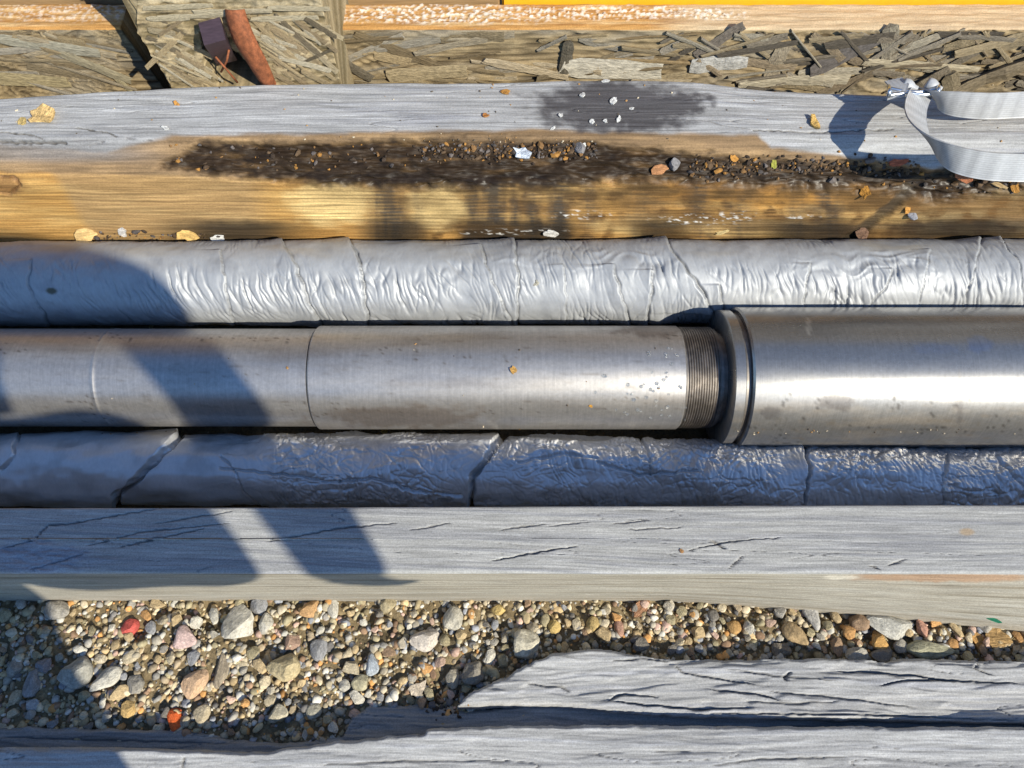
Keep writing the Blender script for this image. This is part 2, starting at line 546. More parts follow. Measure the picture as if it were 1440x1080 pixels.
def lower_fn(Xg, arc, Ag, px, py, s):
    w1 = Xg + .25 * fbm(Xg * 6, arc * 10, 3, s)
    a = 1 - np.abs(noise(Xg * 34 + 1.4 * noise(Xg * 10, arc * 15, s + 1), arc * 30 + 1.5 * noise(Xg * 12, arc * 12, s + 2), s + 3)) * 2.0
    b = 1 - np.abs(noise(Xg * 70 + arc * 40, arc * 45 - Xg * 25 + noise(Xg * 20, arc * 20, s + 5), s + 4)) * 2.0
    c = wrinkle(Xg, arc, -.2, 60, s + 20)
    m = sst(300, 420, px) * .75 + .25
    m = m * (1 - .6 * blob(px, py, 640, 660, 40, 40, 3, .3)) * sst(-.4, .2, fbm(Xg * 6 + 3, arc * 12, 3, s + 9))
    m2 = sst(720, 900, px)
    cz = crease(Xg * 30 + 1.5 * noise(Xg * 14, arc * 16, s + 61), arc * 26, s + 62, .06) + crease(Xg * 24 + arc * 28, arc * 30 - Xg * 14, s + 63, .05) + .7 * crease(Xg * 46 - arc * 30, arc * 36 + Xg * 20, s + 64, .07)
    d = a * .0018 * m + b * .0006 * m - cz * .0015 * (.15 + .85 * m) * sst(220, 420, px) + (c - .4) * .0018 * m2
    d += fbm(Xg * 6, arc * 11, 3, s + 6) * .010
    nt1 = noise(Xg * 55 + 2 * noise(Xg * 18, arc * 22, s + 51), arc * 48 + 2 * noise(Xg * 16, arc * 18, s + 52), s + 53)
    nt2 = noise(Xg * 95 + 2 * noise(Xg * 18, arc * 22, s + 54), arc * 70, s + 55)
    d -= (np.exp(-(nt1 / .09) ** 2) * .0020 + np.exp(-(nt2 / .14) ** 2) * .0005) * (.25 + .75 * m) * sst(250, 380, px)
    fold = 1 - np.abs(noise(Xg * 7, arc * 22 + 1.5 * Xg, s + 14)) * 2.4
    d += np.clip(fold, -.3, 1) * .003 * m
    C = col((.58, .58, .58), Xg.shape)
    C = lerp(C, np.array([.40, .39, .38]), sst(0, .5, fbm(Xg * 25, arc * 25, 3, s + 7)) * .6)
    R = .34 + .08 * fbm(Xg * 18, arc * 18, 3, s + 10)
    edges = [([(262, 606), (245, 622), (215, 652), (185, 682), (165, 694), (166, 716)], 4.2, .013, 70, -1),
             ([(722, 606), (700, 622), (680, 650), (664, 672), (662, 716)], 4.0, .013, 60, -1),
             ([(1128, 630), (1140, 655), (1136, 680), (1128, 716)], 3.2, .010, 50, -1),
             ([(902, 612), (912, 640), (918, 668)], 2.0, .004, 16, 1), ([(30, 606), (18, 640), (0, 660)], 2.2, .005, 30, -1),
             ([(312, 640), (325, 655), (345, 690), (370, 716)], 1.6, .003, 20, 1),
             ([(1330, 640), (1325, 716)], 2, .004, 16, 1), ([(1400, 640), (1440, 690)], 2, .004, 16, 1),
             ([(480, 676), (530, 672), (580, 688), (650, 695)], 2.2, .005, 0, 0), ([(730, 650), (780, 642), (840, 645)], 1.8, .004, 0, 0),
             ([(840, 650), (900, 668), (980, 662)], 1.8, .004, 0, 0), ([(310, 658), (400, 668), (480, 676)], 1.8, .004, 0, 0)]
    for pts, w, dp, fall, sg in edges:
        jx = px + 3.0 * noise(py / 12, px / 30, s + 40)
        jy = py + 2.5 * noise(px / 14, py / 30, s + 41)
        dd, fr = dseg(jx, jy, pts)
        k = 1 - sst(w * .3, w * 1.25, dd)
        d -= k * dp
        if fall:
            xx = np.interp(jy, [p[1] for p in pts], [p[0] for p in pts])
            lx = (jx - xx) * (1 if sg < 0 else -1)
            inr = (jy > pts[0][1]) * (jy < pts[-1][1])
            d += inr * dp * .7 * np.where(lx < 0, np.exp(lx / fall), 0)
    return d, C, R


wrapped('wrapped_pipe', UPW, [(-400, 400), (1900, 395)], .066,
        'silver plastic wrapped pipe in full sun beside the stained brown timber', upper_fn, 100)
wrapped('wrapped_pipe', -.030, [(-300, 660), (500, 661), (900, 667), (1440, 681), (2000, 690)], .0535,
        'crumpled dark grey plastic wrapped pipe lying in shade beside the squared grey timber', lower_fn, 200, .86, M_WRAPD)

# ------------------------------------------------------------------ steel pipe
ZS = BED + .108
YS = float(y_at(531, ZS))
steel = empty('steel_pipe', (0, YS, BED), 'bare steel drill pipe with a threaded joint and wider coupling', 'pipe')


def xpx(px):
    return float((px - 720) / FPX * 1.0 * depth_at(531, ZS + .085))


def revolve(name, prof, parent, colfn, nA=160, sub=.004):
    pts = [np.array(prof[0], float)]
    for a, b in zip(prof[:-1], prof[1:]):
        a = np.array(a, float); b = np.array(b, float)
        k = max(1, int(abs(b[0] - a[0]) / sub))
        pts += [a + (b - a) * (j + 1) / k for j in range(k)]
    pts = np.array(pts)
    A = np.linspace(0, 2 * np.pi, nA, endpoint=False)
    Xg = pts[:, 0][:, None] + 0 * A; Rr = pts[:, 1][:, None] + 0 * A
    P = np.stack([Xg, YS + Rr * np.cos(A), ZS + Rr * np.sin(A)], -1)
    px, py = proj(P)
    C, R = colfn(px, py, Xg, A[None, :] + 0 * Xg)
    o = grid(name, P, C, M_STEEL, parent, close_v=True, R=R)
    SURF.append(BVHTree.FromPolygons(P.reshape(-1, 3).tolist(),
                [(i * nA + j, (i + 1) * nA + j, (i + 1) * nA + (j + 1) % nA, i * nA + (j + 1) % nA)
                 for i in range(len(pts) - 1) for j in range(nA)]))
    me = o.data
    try:
        me.set_sharp_from_angle(angle=math.radians(35))
    except Exception:
        pass
    return o


def steel_col(px, py, X, A):
    C = col((.47, .445, .415), px.shape)
    C = lerp(C, np.array([.36, .32, .28]), sst(0, .5, fbm(X * 5, A * 3, 4, 301)) * .6)
    C = lerp(C, np.array([.24, .20, .16]), sst(.25, .6, fbm(X * 26, A * 12, 4, 302)) * .5)
    dirt = blob(px, py, 570, 585, 110, 16, 12, .8) + blob(px, py, 930, 462, 60, 12, 13, .8)
    C = lerp(C, np.array([.16, .12, .09]), np.clip(dirt, 0, 1) * .65)
    sp = sst(.48, .6, noise(X * 210, A * 16, 303)) * sst(.3, .55, noise(X * 9, A * 2, 304))
    C = lerp(C, np.array([.11, .09, .07]), sp * .7)
    R = .43 + .08 * fbm(X * 8, A * 4, 3, 305) + .12 * np.clip(dirt, 0, 1) + .1 * sp
    return C, R


def coup_col(px, py, X, A):
    C = col((.285, .275, .26), px.shape)
    C = lerp(C, np.array([.40, .355, .30]), sst(-.1, .4, fbm(X * 9, A * 5, 5, 311)) * sst(540, 590, py) * .8)
    C = lerp(C, np.array([.30, .25, .19]), sst(.15, .5, fbm(X * 30, A * 12, 4, 312)) * sst(545, 600, py) * .7)
    st = blob(px, py, 1175, 565, 26, 11, 15, .9, .2) + blob(px, py, 1085, 580, 14, 10, 16, .9, .2) + blob(px, py, 1350, 565, 4, 38, 17, .5) * .7
    C = lerp(C, np.array([.12, .11, .105]), np.clip(st, 0, 1) * .7)
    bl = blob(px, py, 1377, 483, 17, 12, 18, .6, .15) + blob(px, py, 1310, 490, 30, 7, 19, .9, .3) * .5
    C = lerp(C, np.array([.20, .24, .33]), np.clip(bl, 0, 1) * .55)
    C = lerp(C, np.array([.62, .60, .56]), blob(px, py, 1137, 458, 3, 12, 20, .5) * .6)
    sp = sst(.45, .55, noise(X * 230, A * 20, 313)) * sst(0, .3, noise(X * 14, A * 3, 314)) * sst(520, 560, py)
    C = lerp(C, np.array([.10, .09, .08]), sp * .8)
    R = .28 + .06 * fbm(X * 6, A * 4, 3, 315) + .16 * sst(545, 590, py) + .05 * np.clip(st, 0, 1)
    return C, R


def dark_col(px, py, X, A):
    C = col((.21, .185, .16), px.shape)
    C = lerp(C, np.array([.29, .255, .22]), sst(-.1, .4, fbm(X * 60, A * 6, 3, 321)))
    return C, .45 + 0 * px


Ra, Rb, Rc = .0742, .0785, .1065
x1 = xpx(424)
revolve('pipe_section', [(-1.9, .02), (-1.9, Ra), (xpx(113), Ra), (xpx(114), Ra + .0006), (xpx(116), Ra + .0006), (xpx(117), Ra),
                         (x1 - .0015, Ra), (x1, Ra - .003), (x1, .03)], steel, steel_col)
x2 = xpx(972)
revolve('tube_section', [(x1 + .0006, .03), (x1 + .0006, Rb - .0025), (x1 + .003, Rb), (x2 - .002, Rb), (x2, Rb - .002), (x2, .03)], steel, steel_col)
x3 = xpx(1033)
thr = [(x2 + .0004, .03), (x2 + .0004, .0750)]
xa = x2 + .003
while xa < x3 - .011:
    thr += [(xa, .0750), (xa + .0011, .0770), (xa + .0019, .0770), (xa + .0030, .0750)]
    xa += .0036
thr += [(x3 - .007, .0750), (x3 - .0065, .070), (x3, .070), (x3, .03)]
revolve('thread', thr, steel, dark_col, sub=.05)
x4 = xpx(1050)
revolve('collar_ring', [(x3 + .0004, .03), (x3 + .0004, .1000), (x3 + .0020, .1025), (x4 - .0012, .1025), (x4, .1010), (x4, .03)], steel, coup_col)
x5 = xpx(1058)
revolve('groove', [(x4 + .0003, .03), (x4 + .0003, .098), (x5 - .0003, .098), (x5 - .0003, .03)], steel, dark_col)
revolve('coupling', [(x5, .03), (x5, Rc - .003), (x5 + .0025, Rc), (1.9, Rc), (1.9, .03)], steel, coup_col)

# ------------------------------------------------------------------ stained timber behind
T2 = .28
yb2 = float(y_at(118, T2)); yg = float(y_at(196, .272)); yl = float(y_at(250, .236))
pr = profile([(yb2 + .004, BED), (yb2, T2), (yg, .274), (yl + .006, .240), (yl, .228), (yl - .001, BED - .002)], .008,
             [.02, .0009, .0009, .001, .0013])
X = xs(1.02, .0026, 2.0)
nu, nv = len(X), len(pr)
P = np.zeros((nu, nv, 3))
P[..., 0] = X[:, None]; P[..., 1] = pr[:, 0]; P[..., 2] = pr[:, 1]
S = np.concatenate([[0], np.cumsum(np.hypot(np.diff(pr[:, 0]), np.diff(pr[:, 1])))])[None, :] + 0 * X[:, None]
Xg = P[..., 0] * 1
pxm = 720 + X / 1.09 * FPX
backw = np.clip((pr[:, 0] - yg) / (yb2 - yg), 0, 1) * (pr[:, 1] > .2)
bk = pl(pxm, [(-300, 148), (0, 136), (240, 122), (480, 115), (800, 111), (980, 113), (1090, 126), (1250, 133), (1500, 128)])
P[..., 1] += backw[None, :] * (y_at(bk, T2) - yb2)[:, None]
gs = (pr[:, 1] > .262) * (pr[:, 0] < yg + .02) * 1.0
px, py = proj(P)
gn = fbm(Xg * 3, S * 110 + .8 * noise(Xg * 4, S * 12, 41), 4, 42)
gf = fbm(Xg * 8, S * 380, 3, 43)
disp = gn * .0010 + gf * .0005 + fbm(Xg * 5, S * 10, 3, 44) * .0035
grey = col((.315, .312, .31), Xg.shape)
grey = lerp(grey, np.array([.25, .255, .285]), sst(.05, .5, gn) * .6)
grey = lerp(grey, np.array([.42, .42, .42]), sst(0, .5, fbm(Xg * 6, S * 40, 3, 45)) * .5)
gcr = sst(.96, .995, ridge(Xg * 6, S * 60 + .5 * Xg, 46)) * sst(0, .3, noise(Xg * 4, S * 30, 47))
topm = (py < 205)
disp -= gcr * .0025 * topm
grey = lerp(grey, np.array([.09, .085, .09]), gcr * .6)  # dark colour stands in for shade inside the narrow cracks
# pale wood face
ringy = np.sin(2 * np.pi * (S * 135 + .9 * fbm(Xg * 2.3, S * 9, 3, 48)))
wood = col((.37, .205, .062), Xg.shape)
wood = lerp(wood, np.array([.50, .33, .13]), sst(-.2, .6, fbm(Xg * 4, S * 20, 4, 49)) * .8)
wood = lerp(wood, np.array([.27, .135, .04]), sst(.2, .98, ringy) * .75 * sst(-.5, .3, fbm(Xg * 5, S * 30, 3, 50)))
wood = lerp(wood, np.array([.40, .19, .04]), blob(px, py, 1090, 268, 190, 22, 22, .7) * .8)
wood = lerp(wood, np.array([.17, .125, .065]), sst(1215, 1330, px + 40 * fbm(px / 60, py / 20, 3, 23)) * .85)
wood = lerp(wood, np.array([.26, .19, .11]), sst(75, 95, px + .6 * (260 - py)) * sst(395, 340, px) * .45)  # darker tan paints a soft cast shadow onto the face
wood = lerp(wood, np.array([.20, .14, .08]), sst(.05, .5, fbm(Xg * 7, S * 22, 4, 51)) * sst(560, 900, px) * .55)
brk = sst(-.1, .25, fbm(px / 38 + 4, py / 30, 4, 76)) * sst(525, 600, px)
wood = lerp(wood, np.array([.095, .05, .018]), brk * .95 * (.6 + .45 * sst(.9, -.6, ringy)))
pale = np.clip(blob(px, py, 615, 290, 42, 30, 91, .35) + blob(px, py, 470, 285, 60, 30, 92, .4) + blob(px, py, 930, 318, 90, 14, 93, .5) * .7 + .7 * blob(px, py, 1080, 322, 80, 14, 94, .5), 0, 1)
wood = lerp(wood, np.array([.60, .42, .18]) * (1 - .35 * sst(.2, .98, ringy))[..., None], pale * .95)
wood = lerp(wood, np.array([.17, .085, .026]), sst(780, 900, px) * sst(-.35, .25, fbm(Xg * 3, S * 26, 4, 102)) * .6)
wood = wood * 1.05
fib = fbm(Xg * 5, S * 260, 3, 98)
wood = wood * (1 + .38 * fib)[..., None]
# dark drips and black wet bottom band
drp = np.zeros_like(px)
for cx, w, k in ((548, 26, .8), (585, 10, .35), (668, 14, .75), (695, 20, .85), (722, 10, .6), (748, 14, .65), (785, 16, .85), (828, 12, .4), (905, 30, .35), (985, 18, .5), (1040, 24, .35), (1120, 16, .4), (1165, 22, .5)):
    xw = px + 7 * fbm(py / 26, px / 40, 3, int(cx))
    drp = np.maximum(drp, k * np.exp(-((xw - cx) / w) ** 2) * sst(245, 262, py) * (.65 + .5 * fbm(px / 9, py / 60, 3, 52)))
wood = lerp(wood, np.array([.055, .047, .038]), np.clip(drp * (1.7 + .5 * ringy + .9 * fbm(Xg * 12, S * 200, 3, 75)), 0, .95))
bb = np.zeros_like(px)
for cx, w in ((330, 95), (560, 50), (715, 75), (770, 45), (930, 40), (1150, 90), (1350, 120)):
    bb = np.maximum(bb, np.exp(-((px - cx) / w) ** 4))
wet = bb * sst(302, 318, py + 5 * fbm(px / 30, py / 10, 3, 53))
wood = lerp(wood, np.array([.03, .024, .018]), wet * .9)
# brown rot band
bt = pl(px, [(0, 203), (150, 214), (240, 190), (480, 187), (760, 182), (960, 187), (1065, 190), (1085, 207), (1240, 226), (1320, 236), (1440, 240)])
bw = 4 * fbm(px / 40, py / 12, 4, 54)
brown = col((.20, .13, .07), Xg.shape)
brown = lerp(brown, np.array([.34, .22, .11]), sst(-.1, .4, fbm(Xg * 6, S * 30, 4, 55)) * .7)
dk_top = pl(px, [(0, 400), (200, 260), (225, 232), (280, 200), (420, 199), (600, 195), (820, 198), (960, 215), (1060, 222), (1180, 228), (1300, 240), (1440, 250)])
dk_bot = pl(px, [(0, 230), (225, 236), (330, 250), (480, 262), (600, 262), (830, 254), (960, 256), (1080, 262), (1240, 268), (1310, 285), (1440, 268)])
dkm = sst(-7, 7, py - dk_top + 9 * fbm(px / 26, py / 16, 4, 56)) * sst(7, -7, py - dk_bot + 10 * fbm(px / 22, py / 14, 4, 57))
dark = col((.028, .017, .009), Xg.shape)
dark = lerp(dark, np.array([.085, .05, .022]), sst(.05, .45, fbm(Xg * 14, S * 60, 4, 58)))
dark = lerp(dark, np.array([.12, .09, .065]), sst(.3, .55, fbm(Xg * 30, S * 140, 4, 59)) * .4)
stn = sst(.0, .45, fbm(Xg * 4.5 + 3, S * 16, 4, 73)) * sst(480, 760, px) * sst(240, 262, py)
wood = lerp(wood, np.array([.10, .055, .02]), stn * .85)
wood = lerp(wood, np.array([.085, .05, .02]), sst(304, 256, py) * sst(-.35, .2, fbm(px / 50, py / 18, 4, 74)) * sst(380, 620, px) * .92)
isw = sst(-3, 5, py - pl(px, [(0, 240), (240, 246), (480, 254), (830, 250), (1240, 260), (1440, 262)]) + bw)
C = lerp(grey, brown, sst(-4, 4, py - bt + bw))
C = lerp(C, np.array([.17, .165, .165]), sst(180, 205, py) * sst(235, 218, py) * sst(260, 120, px) * .7)
C = lerp(C, wood, isw)
C = lerp(C, dark, dkm)
# dark wet patch on the grey top
wp = blob(px, py, 866, 150, 112, 38, 60, .45, .3) * sst(1008, 985, px + 8 * fbm(px / 20, py / 10, 3, 61) + (py - 150) * .5)
wp = np.maximum(wp, blob(px, py, 930, 145, 70, 16, 62, .6, .2)) * sst(192, 184, py)
C = lerp(C, np.array([.05, .046, .05]), wp * .9)
C = lerp(C, np.array([.30, .29, .28]), sst(1040, 1140, px) * (py < 240) * (1 - sst(-4, 4, py - bt + bw)) * .3)
# streak running down from the strap
stk = 1 - sst(3, 11, dseg(px + 5 * noise(px / 20, py / 14, 63), py, [(1340, 236), (1290, 262), (1240, 300), (1195, 338)])[0])
C = lerp(C, np.array([.05, .038, .025]), stk * .8)
disp -= stk * .004
wh = sst(.15, .35, fbm(px / 10, py / 3.2, 4, 64)) * (blob(px, py, 985, 308, 60, 7, 65) + blob(px, py, 1035, 303, 35, 6, 66) + blob(px, py, 820, 302, 50, 6, 67) + blob(px, py, 720, 326, 70, 4, 68) + blob(px, py, 1130, 305, 22, 4, 69))
C = lerp(C, np.array([.62, .60, .56]), np.clip(wh, 0, 1) * .8)
disp += np.clip(wh, 0, 1) * .001
disp += dkm * (fbm(Xg * 20, S * 55, 5, 70) * .011 - .008)
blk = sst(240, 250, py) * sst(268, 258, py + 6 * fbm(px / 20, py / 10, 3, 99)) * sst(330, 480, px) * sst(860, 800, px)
C = lerp(C, np.array([.018, .012, .008]), blk * .8)  # black painted below the rot groove as its shade
C = lerp(C, np.array([.02, .014, .01]), dkm * sst(.12, .42, fbm(px / 30, py / 9, 4, 101)) * .8)
for pts, w, dp in (([(0, 200), (40, 201), (92, 201)], 2.4, 6), ([(0, 186), (45, 190), (60, 196)], 1.4, 3), ([(110, 180), (150, 186), (165, 193)], 1.4, 3),
                   ([(1060, 183), (1150, 185), (1255, 181)], 1.3, 3), ([(0, 248), (20, 250), (28, 262), (14, 274), (0, 272)], 2.6, 6)):
    d, fr = dseg(px, py + 2 * noise(px / 9, py / 6, 71), pts)
    k = 1 - sst(w * .4, w, d)
    disp -= k * dp * .001
    C = lerp(C, np.array([.05, .045, .04]), k * .75)  # shade inside the splits painted dark
C = lerp(C, np.array([.16, .075, .03]), blob(px, py, 10, 262, 26, 14, 72, .5) * .7)
Rg = .80 - .26 * dkm - .30 * wet - .25 * np.clip(drp, 0, 1) * isw - .2 * isw
nr = normals(P)
if nr[nu // 2, np.argmax(pr[:, 1]), 2] < 0: nr = -nr
P = P + nr * disp[..., None]
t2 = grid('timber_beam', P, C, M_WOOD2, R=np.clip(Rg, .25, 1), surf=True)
tag(t2, 'old timber with grey top and wet brown rot-stained yellow face', 'timber')

# ------------------------------------------------------------------ strand lumber beam behind
YF = yb2 + .095


def zr(row, y):
    d = FWD + (540 - row) / FPX * UPV
    t = (y - CAM[1]) / d[1]
    return CAM[2] + t * d[2]


ZT = zr(40, YF)
ytop = float(y_at(8, ZT))
pr = profile([(YF, .10), (YF, ZT), (ytop, ZT + .004), (ytop + .01, .1)], .006, [.0022, .0016, .02])
X = xs(1.10, .0028, 2.0)
P = np.zeros((len(X), len(pr), 3))
P[..., 0] = X[:, None]; P[..., 1] = pr[:, 0]; P[..., 2] = pr[:, 1]
S = np.concatenate([[0], np.cumsum(np.hypot(np.diff(pr[:, 0]), np.diff(pr[:, 1])))])[None, :] + 0 * X[:, None]
Xg = P[..., 0] * 1
px, py = proj(P)
sl_ = .35 * noise(Xg * 5, S * 14, 80) + .25 * noise(Xg * 13, S * 30, 79)
fr_ = fbm(Xg * 11, (S + Xg * sl_ * .25) * 120, 4, 81) + .5 * (1 - np.abs(noise(Xg * 14, (S - Xg * sl_ * .3) * 85, 78)) * 2.2)
fr_ = fr_ * .8
C = lerp(col((.10, .073, .04), Xg.shape), np.array([.30, .225, .125]), sst(-.25, .5, fr_))
C = lerp(C, np.array([.24, .215, .17]), sst(-.1, .4, fbm(Xg * 5, S * 16, 3, 77)) * .6)
topc = col((.42, .22, .07), Xg.shape)
topc = lerp(topc, np.array([.55, .36, .17]), sst(-.1, .4, fbm(Xg * 6, S * 90, 4, 82)))
topc = lerp(topc, np.array([.28, .12, .035]), sst(.05, .4, fbm(Xg * 10, S * 130, 4, 83)) * .7)
topc = lerp(topc, np.array([.50, .40, .27]), sst(900, 1000, px) * .7)
crust = sst(-.05, .2, fbm(px / 6, py / 4.5, 5, 84)) * np.clip(blob(px, py, 620, 20, 170, 13, 85) + blob(px, py, 860, 18, 150, 9, 86) + blob(px, py, 1000, 20, 45, 8, 87) + .55 * blob(px, py, 90, 16, 130, 14, 88), 0, 1)
topc = lerp(topc, np.array([.72, .66, .58]), crust * .85)
tm = np.broadcast_to((pr[:, 1] > ZT - .003)[None, :], Xg.shape).astype(float)
C = lerp(C, topc, tm)
nr = normals(P)
if nr[len(X) // 2, np.argmax(pr[:, 1]), 2] < 0: nr = -nr
disp = (1 - tm) * fr_ * .0062 + tm * (fbm(Xg * 20, S * 120, 4, 89) * .0022 + crust * fbm(px / 4, py / 4, 3, 90) * .004 + crust * .001)
P = P + nr * disp[..., None]
beam = empty('strand_lumber_beam', (0, YF, .1), 'long beam of pressed wood strands with orange, white-crusted top edge', 'beam')
dgap = (YF - CAM[1]) / (FWD + (470) / FPX * UPV)[1]
ia = int(np.searchsorted(X, (184 - 720) / FPX * dgap)); ib = int(np.searchsorted(X, (300 - 720) / FPX * dgap))
grid('core', P[ib:], C[ib:], M_WOOD, beam, surf=True)
beam_l = empty('strand_lumber_beam', (-1.2, YF, .1), 'strand lumber beam ending at a dark gap beside the pale block', 'beam')
PL = P[:ia].copy()
PL[-6:, :, 0] += ((ZT - PL[-6:, :, 2]) * .22 * (PL[-6:, :, 2] < ZT)) * np.linspace(.1, 1, 6)[:, None]
grid('core', PL, C[:ia], M_WOOD, beam_l, surf=True)


def strand_mesh(i):
    r = random.Random(900 + i)
    bm = bmesh.new()
    n = 5
    rows = []
    bend = r.uniform(-.10, .10)
    for k in range(n + 1):
        t = k / n - .5
        w = .5 * (1 - .35 * max(0, abs(t) * 2 - .55) * r.uniform(.3, 2)) * r.uniform(.82, 1.08)
        off = bend * (t * 2) ** 2 + r.uniform(-.05, .05)
        x = t + (r.uniform(-.04, .04) if k in (0, n) else 0)
        z = .5 + r.uniform(-.25, .2)
        vs = [bm.verts.new((x + r.uniform(-.03, .03), off + w, z * .7)), bm.verts.new((x, off + w * .1, z)), bm.verts.new((x + r.uniform(-.03, .03), off - w, z * .7)), bm.verts.new((x, off, -1))]
        rows.append(vs)
    for a, b in zip(rows[:-1], rows[1:]):
        for j in range(4):
            bm.faces.new((a[j], a[(j + 1) % 4], b[(j + 1) % 4], b[j]))
    bm.faces.new(rows[0]); bm.faces.new(rows[-1][::-1])
    bmesh.ops.recalc_face_normals(bm, faces=bm.faces)
    me = bpy.data.meshes.new('strand')
    bm.to_mesh(me); bm.free()
    me.materials.append(M_STRAND)
    return me


STR = [strand_mesh(i) for i in range(14)]
PAL = [(.26, .185, .095), (.30, .225, .125), (.20, .15, .085), (.32, .25, .15), (.25, .205, .14), (.15, .11, .06), (.36, .29, .19), (.22, .17, .10), (.27, .235, .18)]


def strand(parent, x, y, z, ln, wd, ang, c, th=.004, tilt=0, name='strand'):
    o = link(name, random.choice(STR), None, parent)
    # mesh x along strand, y across, z out of the face -> face normal is -Y
    m = Matrix.Rotation(ang, 4, 'Y') @ Matrix.Rotation(math.radians(90), 4, 'X') @ Matrix.Rotation(tilt, 4, 'Y')
    loc = Matrix.Translation((x, y, z)) @ m @ Matrix.Diagonal((ln, wd, th, 1))
    o.matrix_parent_inverse = Matrix.Identity(4)
    o.matrix_basis = Matrix.Translation(-Vector(parent.location)) @ loc
    o.color = (*c, 1)
    return o


zl = zr(132, YF)
cnt = 0
for i in range(285):
    pxs = random.uniform(-30, 1470)
    row = random.uniform(40, 126)
    if 172 - 30 < pxs < 480: continue
    z = zr(row, YF)
    dep = (YF - CAM[1]) / (FWD + (540 - row) / FPX * UPV)[1]
    x = (pxs - 720) / FPX * dep
    right = pxs > 930
    if not right and random.random() < .35: continue
    ang = random.gauss(.10 if pxs < 200 else -.05, .22 if not right else .42)
    ln = random.uniform(.04, .17) * (.75 if right else 1)
    if pxs < 184: ln = min(ln, (184 - pxs) * .0022)
    wd = random.choice([random.uniform(.003, .008), random.uniform(.006, .018)])
    zz = min(z, ZT - .004 - abs(math.sin(ang)) * ln * .45 - wd * .3)
    c = random.choice(PAL)
    if right: c = random.choice([(.18, .15, .11), (.25, .215, .165), (.32, .28, .21), (.10, .083, .062), (.22, .17, .11), (.28, .22, .135)])
    k = random.uniform(.8, 1.15)
    strand(beam if pxs > 300 else beam_l, x, YF - (random.uniform(.0005, .007) if right else random.uniform(.0, .0035)), zz, ln, wd, ang, tuple(a * k for a in c), random.uniform(.003, .0065), random.uniform(-.04, .04))
    cnt += 1
# the strands that stand out
for pxs, row, lp, wp_, ang, c, out in ((1185, 75, 95, 24, 35, (.12, .105, .095), .008), (1010, 55, 75, 16, 40, (.15, .125, .10), .006), (1090, 88, 60, 22, 88, (.26, .215, .15), .006),
                                  (797, 78, 52, 17, 86, (.10, .085, .06), .008), (1395, 100, 110, 22, 33, (.20, .16, .105), .018), (1335, 112, 48, 22, -60, (.19, .155, .10), .016),
                                  (1310, 105, 45, 18, 42, (.17, .14, .10), .013), (1250, 60, 60, 22, -70, (.22, .19, .14), .007), (1120, 110, 150, 16, 3, (.38, .33, .24), .008),
                                  (1295, 88, 170, 12, -4, (.40, .34, .235), .008), (1010, 85, 80, 24, 6, (.40, .385, .35), .008), (860, 95, 150, 30, -3, (.44, .40, .32), .007),
                                  (490, 88, 70, 14, -38, (.12, .10, .07), .007), (600, 100, 120, 22, 4, (.33, .26, .155), .007), (165, 108, 50, 9, -58, (.30, .25, .15), .006),
                                  (60, 60, 140, 16, -10, (.30, .27, .20), .007), (120, 85, 110, 14, -30, (.27, .23, .15), .007), (40, 110, 120, 20, -4, (.31, .25, .14), .007)):
    z = zr(row, YF)
    dep = (YF - CAM[1]) / (FWD + (540 - row) / FPX * UPV)[1]
    strand(beam if pxs > 300 else beam_l, (pxs - 720) / FPX * dep, YF - out * .5, z, lp * .00115, wp_ * .0012, math.radians(-ang), c, out)

# the block standing proud of the beam, with a deep pocket
YB = yb2 + .012
zb_ = .20; ztb = zr(-42, YB)
bx0 = (193 - 720) / FPX * (YB - CAM[1]) / (FWD + (480) / FPX * UPV)[1]
bx1 = (466 - 720) / FPX * (YB - CAM[1]) / (FWD + (480) / FPX * UPV)[1]
bpr = profile([(YB, zb_), (YB, ztb), (YB + .05, ztb + .010), (YB + .17, ztb + .006), (YB + .171, zb_)], .005, [.0015, .0016, .01, .02])
X = np.arange(bx0, bx1 + .0001, .0015)
P = np.zeros((len(X), len(bpr), 3))
P[..., 0] = X[:, None]; P[..., 1] = bpr[:, 0]; P[..., 2] = bpr[:, 1]
px, py = proj(P)
S = np.concatenate([[0], np.cumsum(np.hypot(np.diff(bpr[:, 0]), np.diff(bpr[:, 1])))])[None, :] + 0 * X[:, None]
Xg = P[..., 0] * 1
nn = fbm(Xg * 30 + S * 22, S * 80 - Xg * 20, 4, 95)
C = lerp(col((.15, .115, .06), Xg.shape), np.array([.36, .28, .165]), sst(-.3, .4, nn))
C = lerp(C, np.array([.40, .335, .22]), sst(30, 20, py) * sst(-.2, .4, fbm(Xg * 5, S * 160, 4, 96)) * .8)
nr = normals(P)
nr[..., 0] *= .2
if nr[len(X) // 2, np.argmax(bpr[:, 1]), 2] < 0: nr = -nr
P = P + nr * (nn * .006)[..., None]
# left side is split off at a slant, right edge rounded
front = (bpr[:, 0] < YB + .003)[None, :]
cut = pl(py[0] * 0 + py[len(X) // 2], [(-40, 193), (45, 193), (60, 203), (118, 240), (200, 262)])
minx = (cut - 720) / FPX * ((YB - CAM[1]) / (FWD[1] + (540 - py[len(X) // 2]) / FPX * UPV[1]))
P[..., 0] = np.maximum(P[..., 0], np.where(front[0], minx, bx0)[None, :])
poly = [(281, 45), (300, 58), (322, 66), (352, 92), (385, 122), (310, 122), (288, 90)]
inside = np.zeros(px.shape, bool)
j = len(poly) - 1
for i in range(len(poly)):
    xi, yi = poly[i]; xj, yj = poly[j]
    inside ^= ((yi > py) != (yj > py)) & (px < (xj - xi) * (py - yi) / (yj - yi + 1e-9) + xi)
    j = i
P[..., 1] += (inside & front) * .075
C = lerp(C, np.array([.04, .03, .02]), (inside & front) * .8)  # shade of the pocket painted into its colour
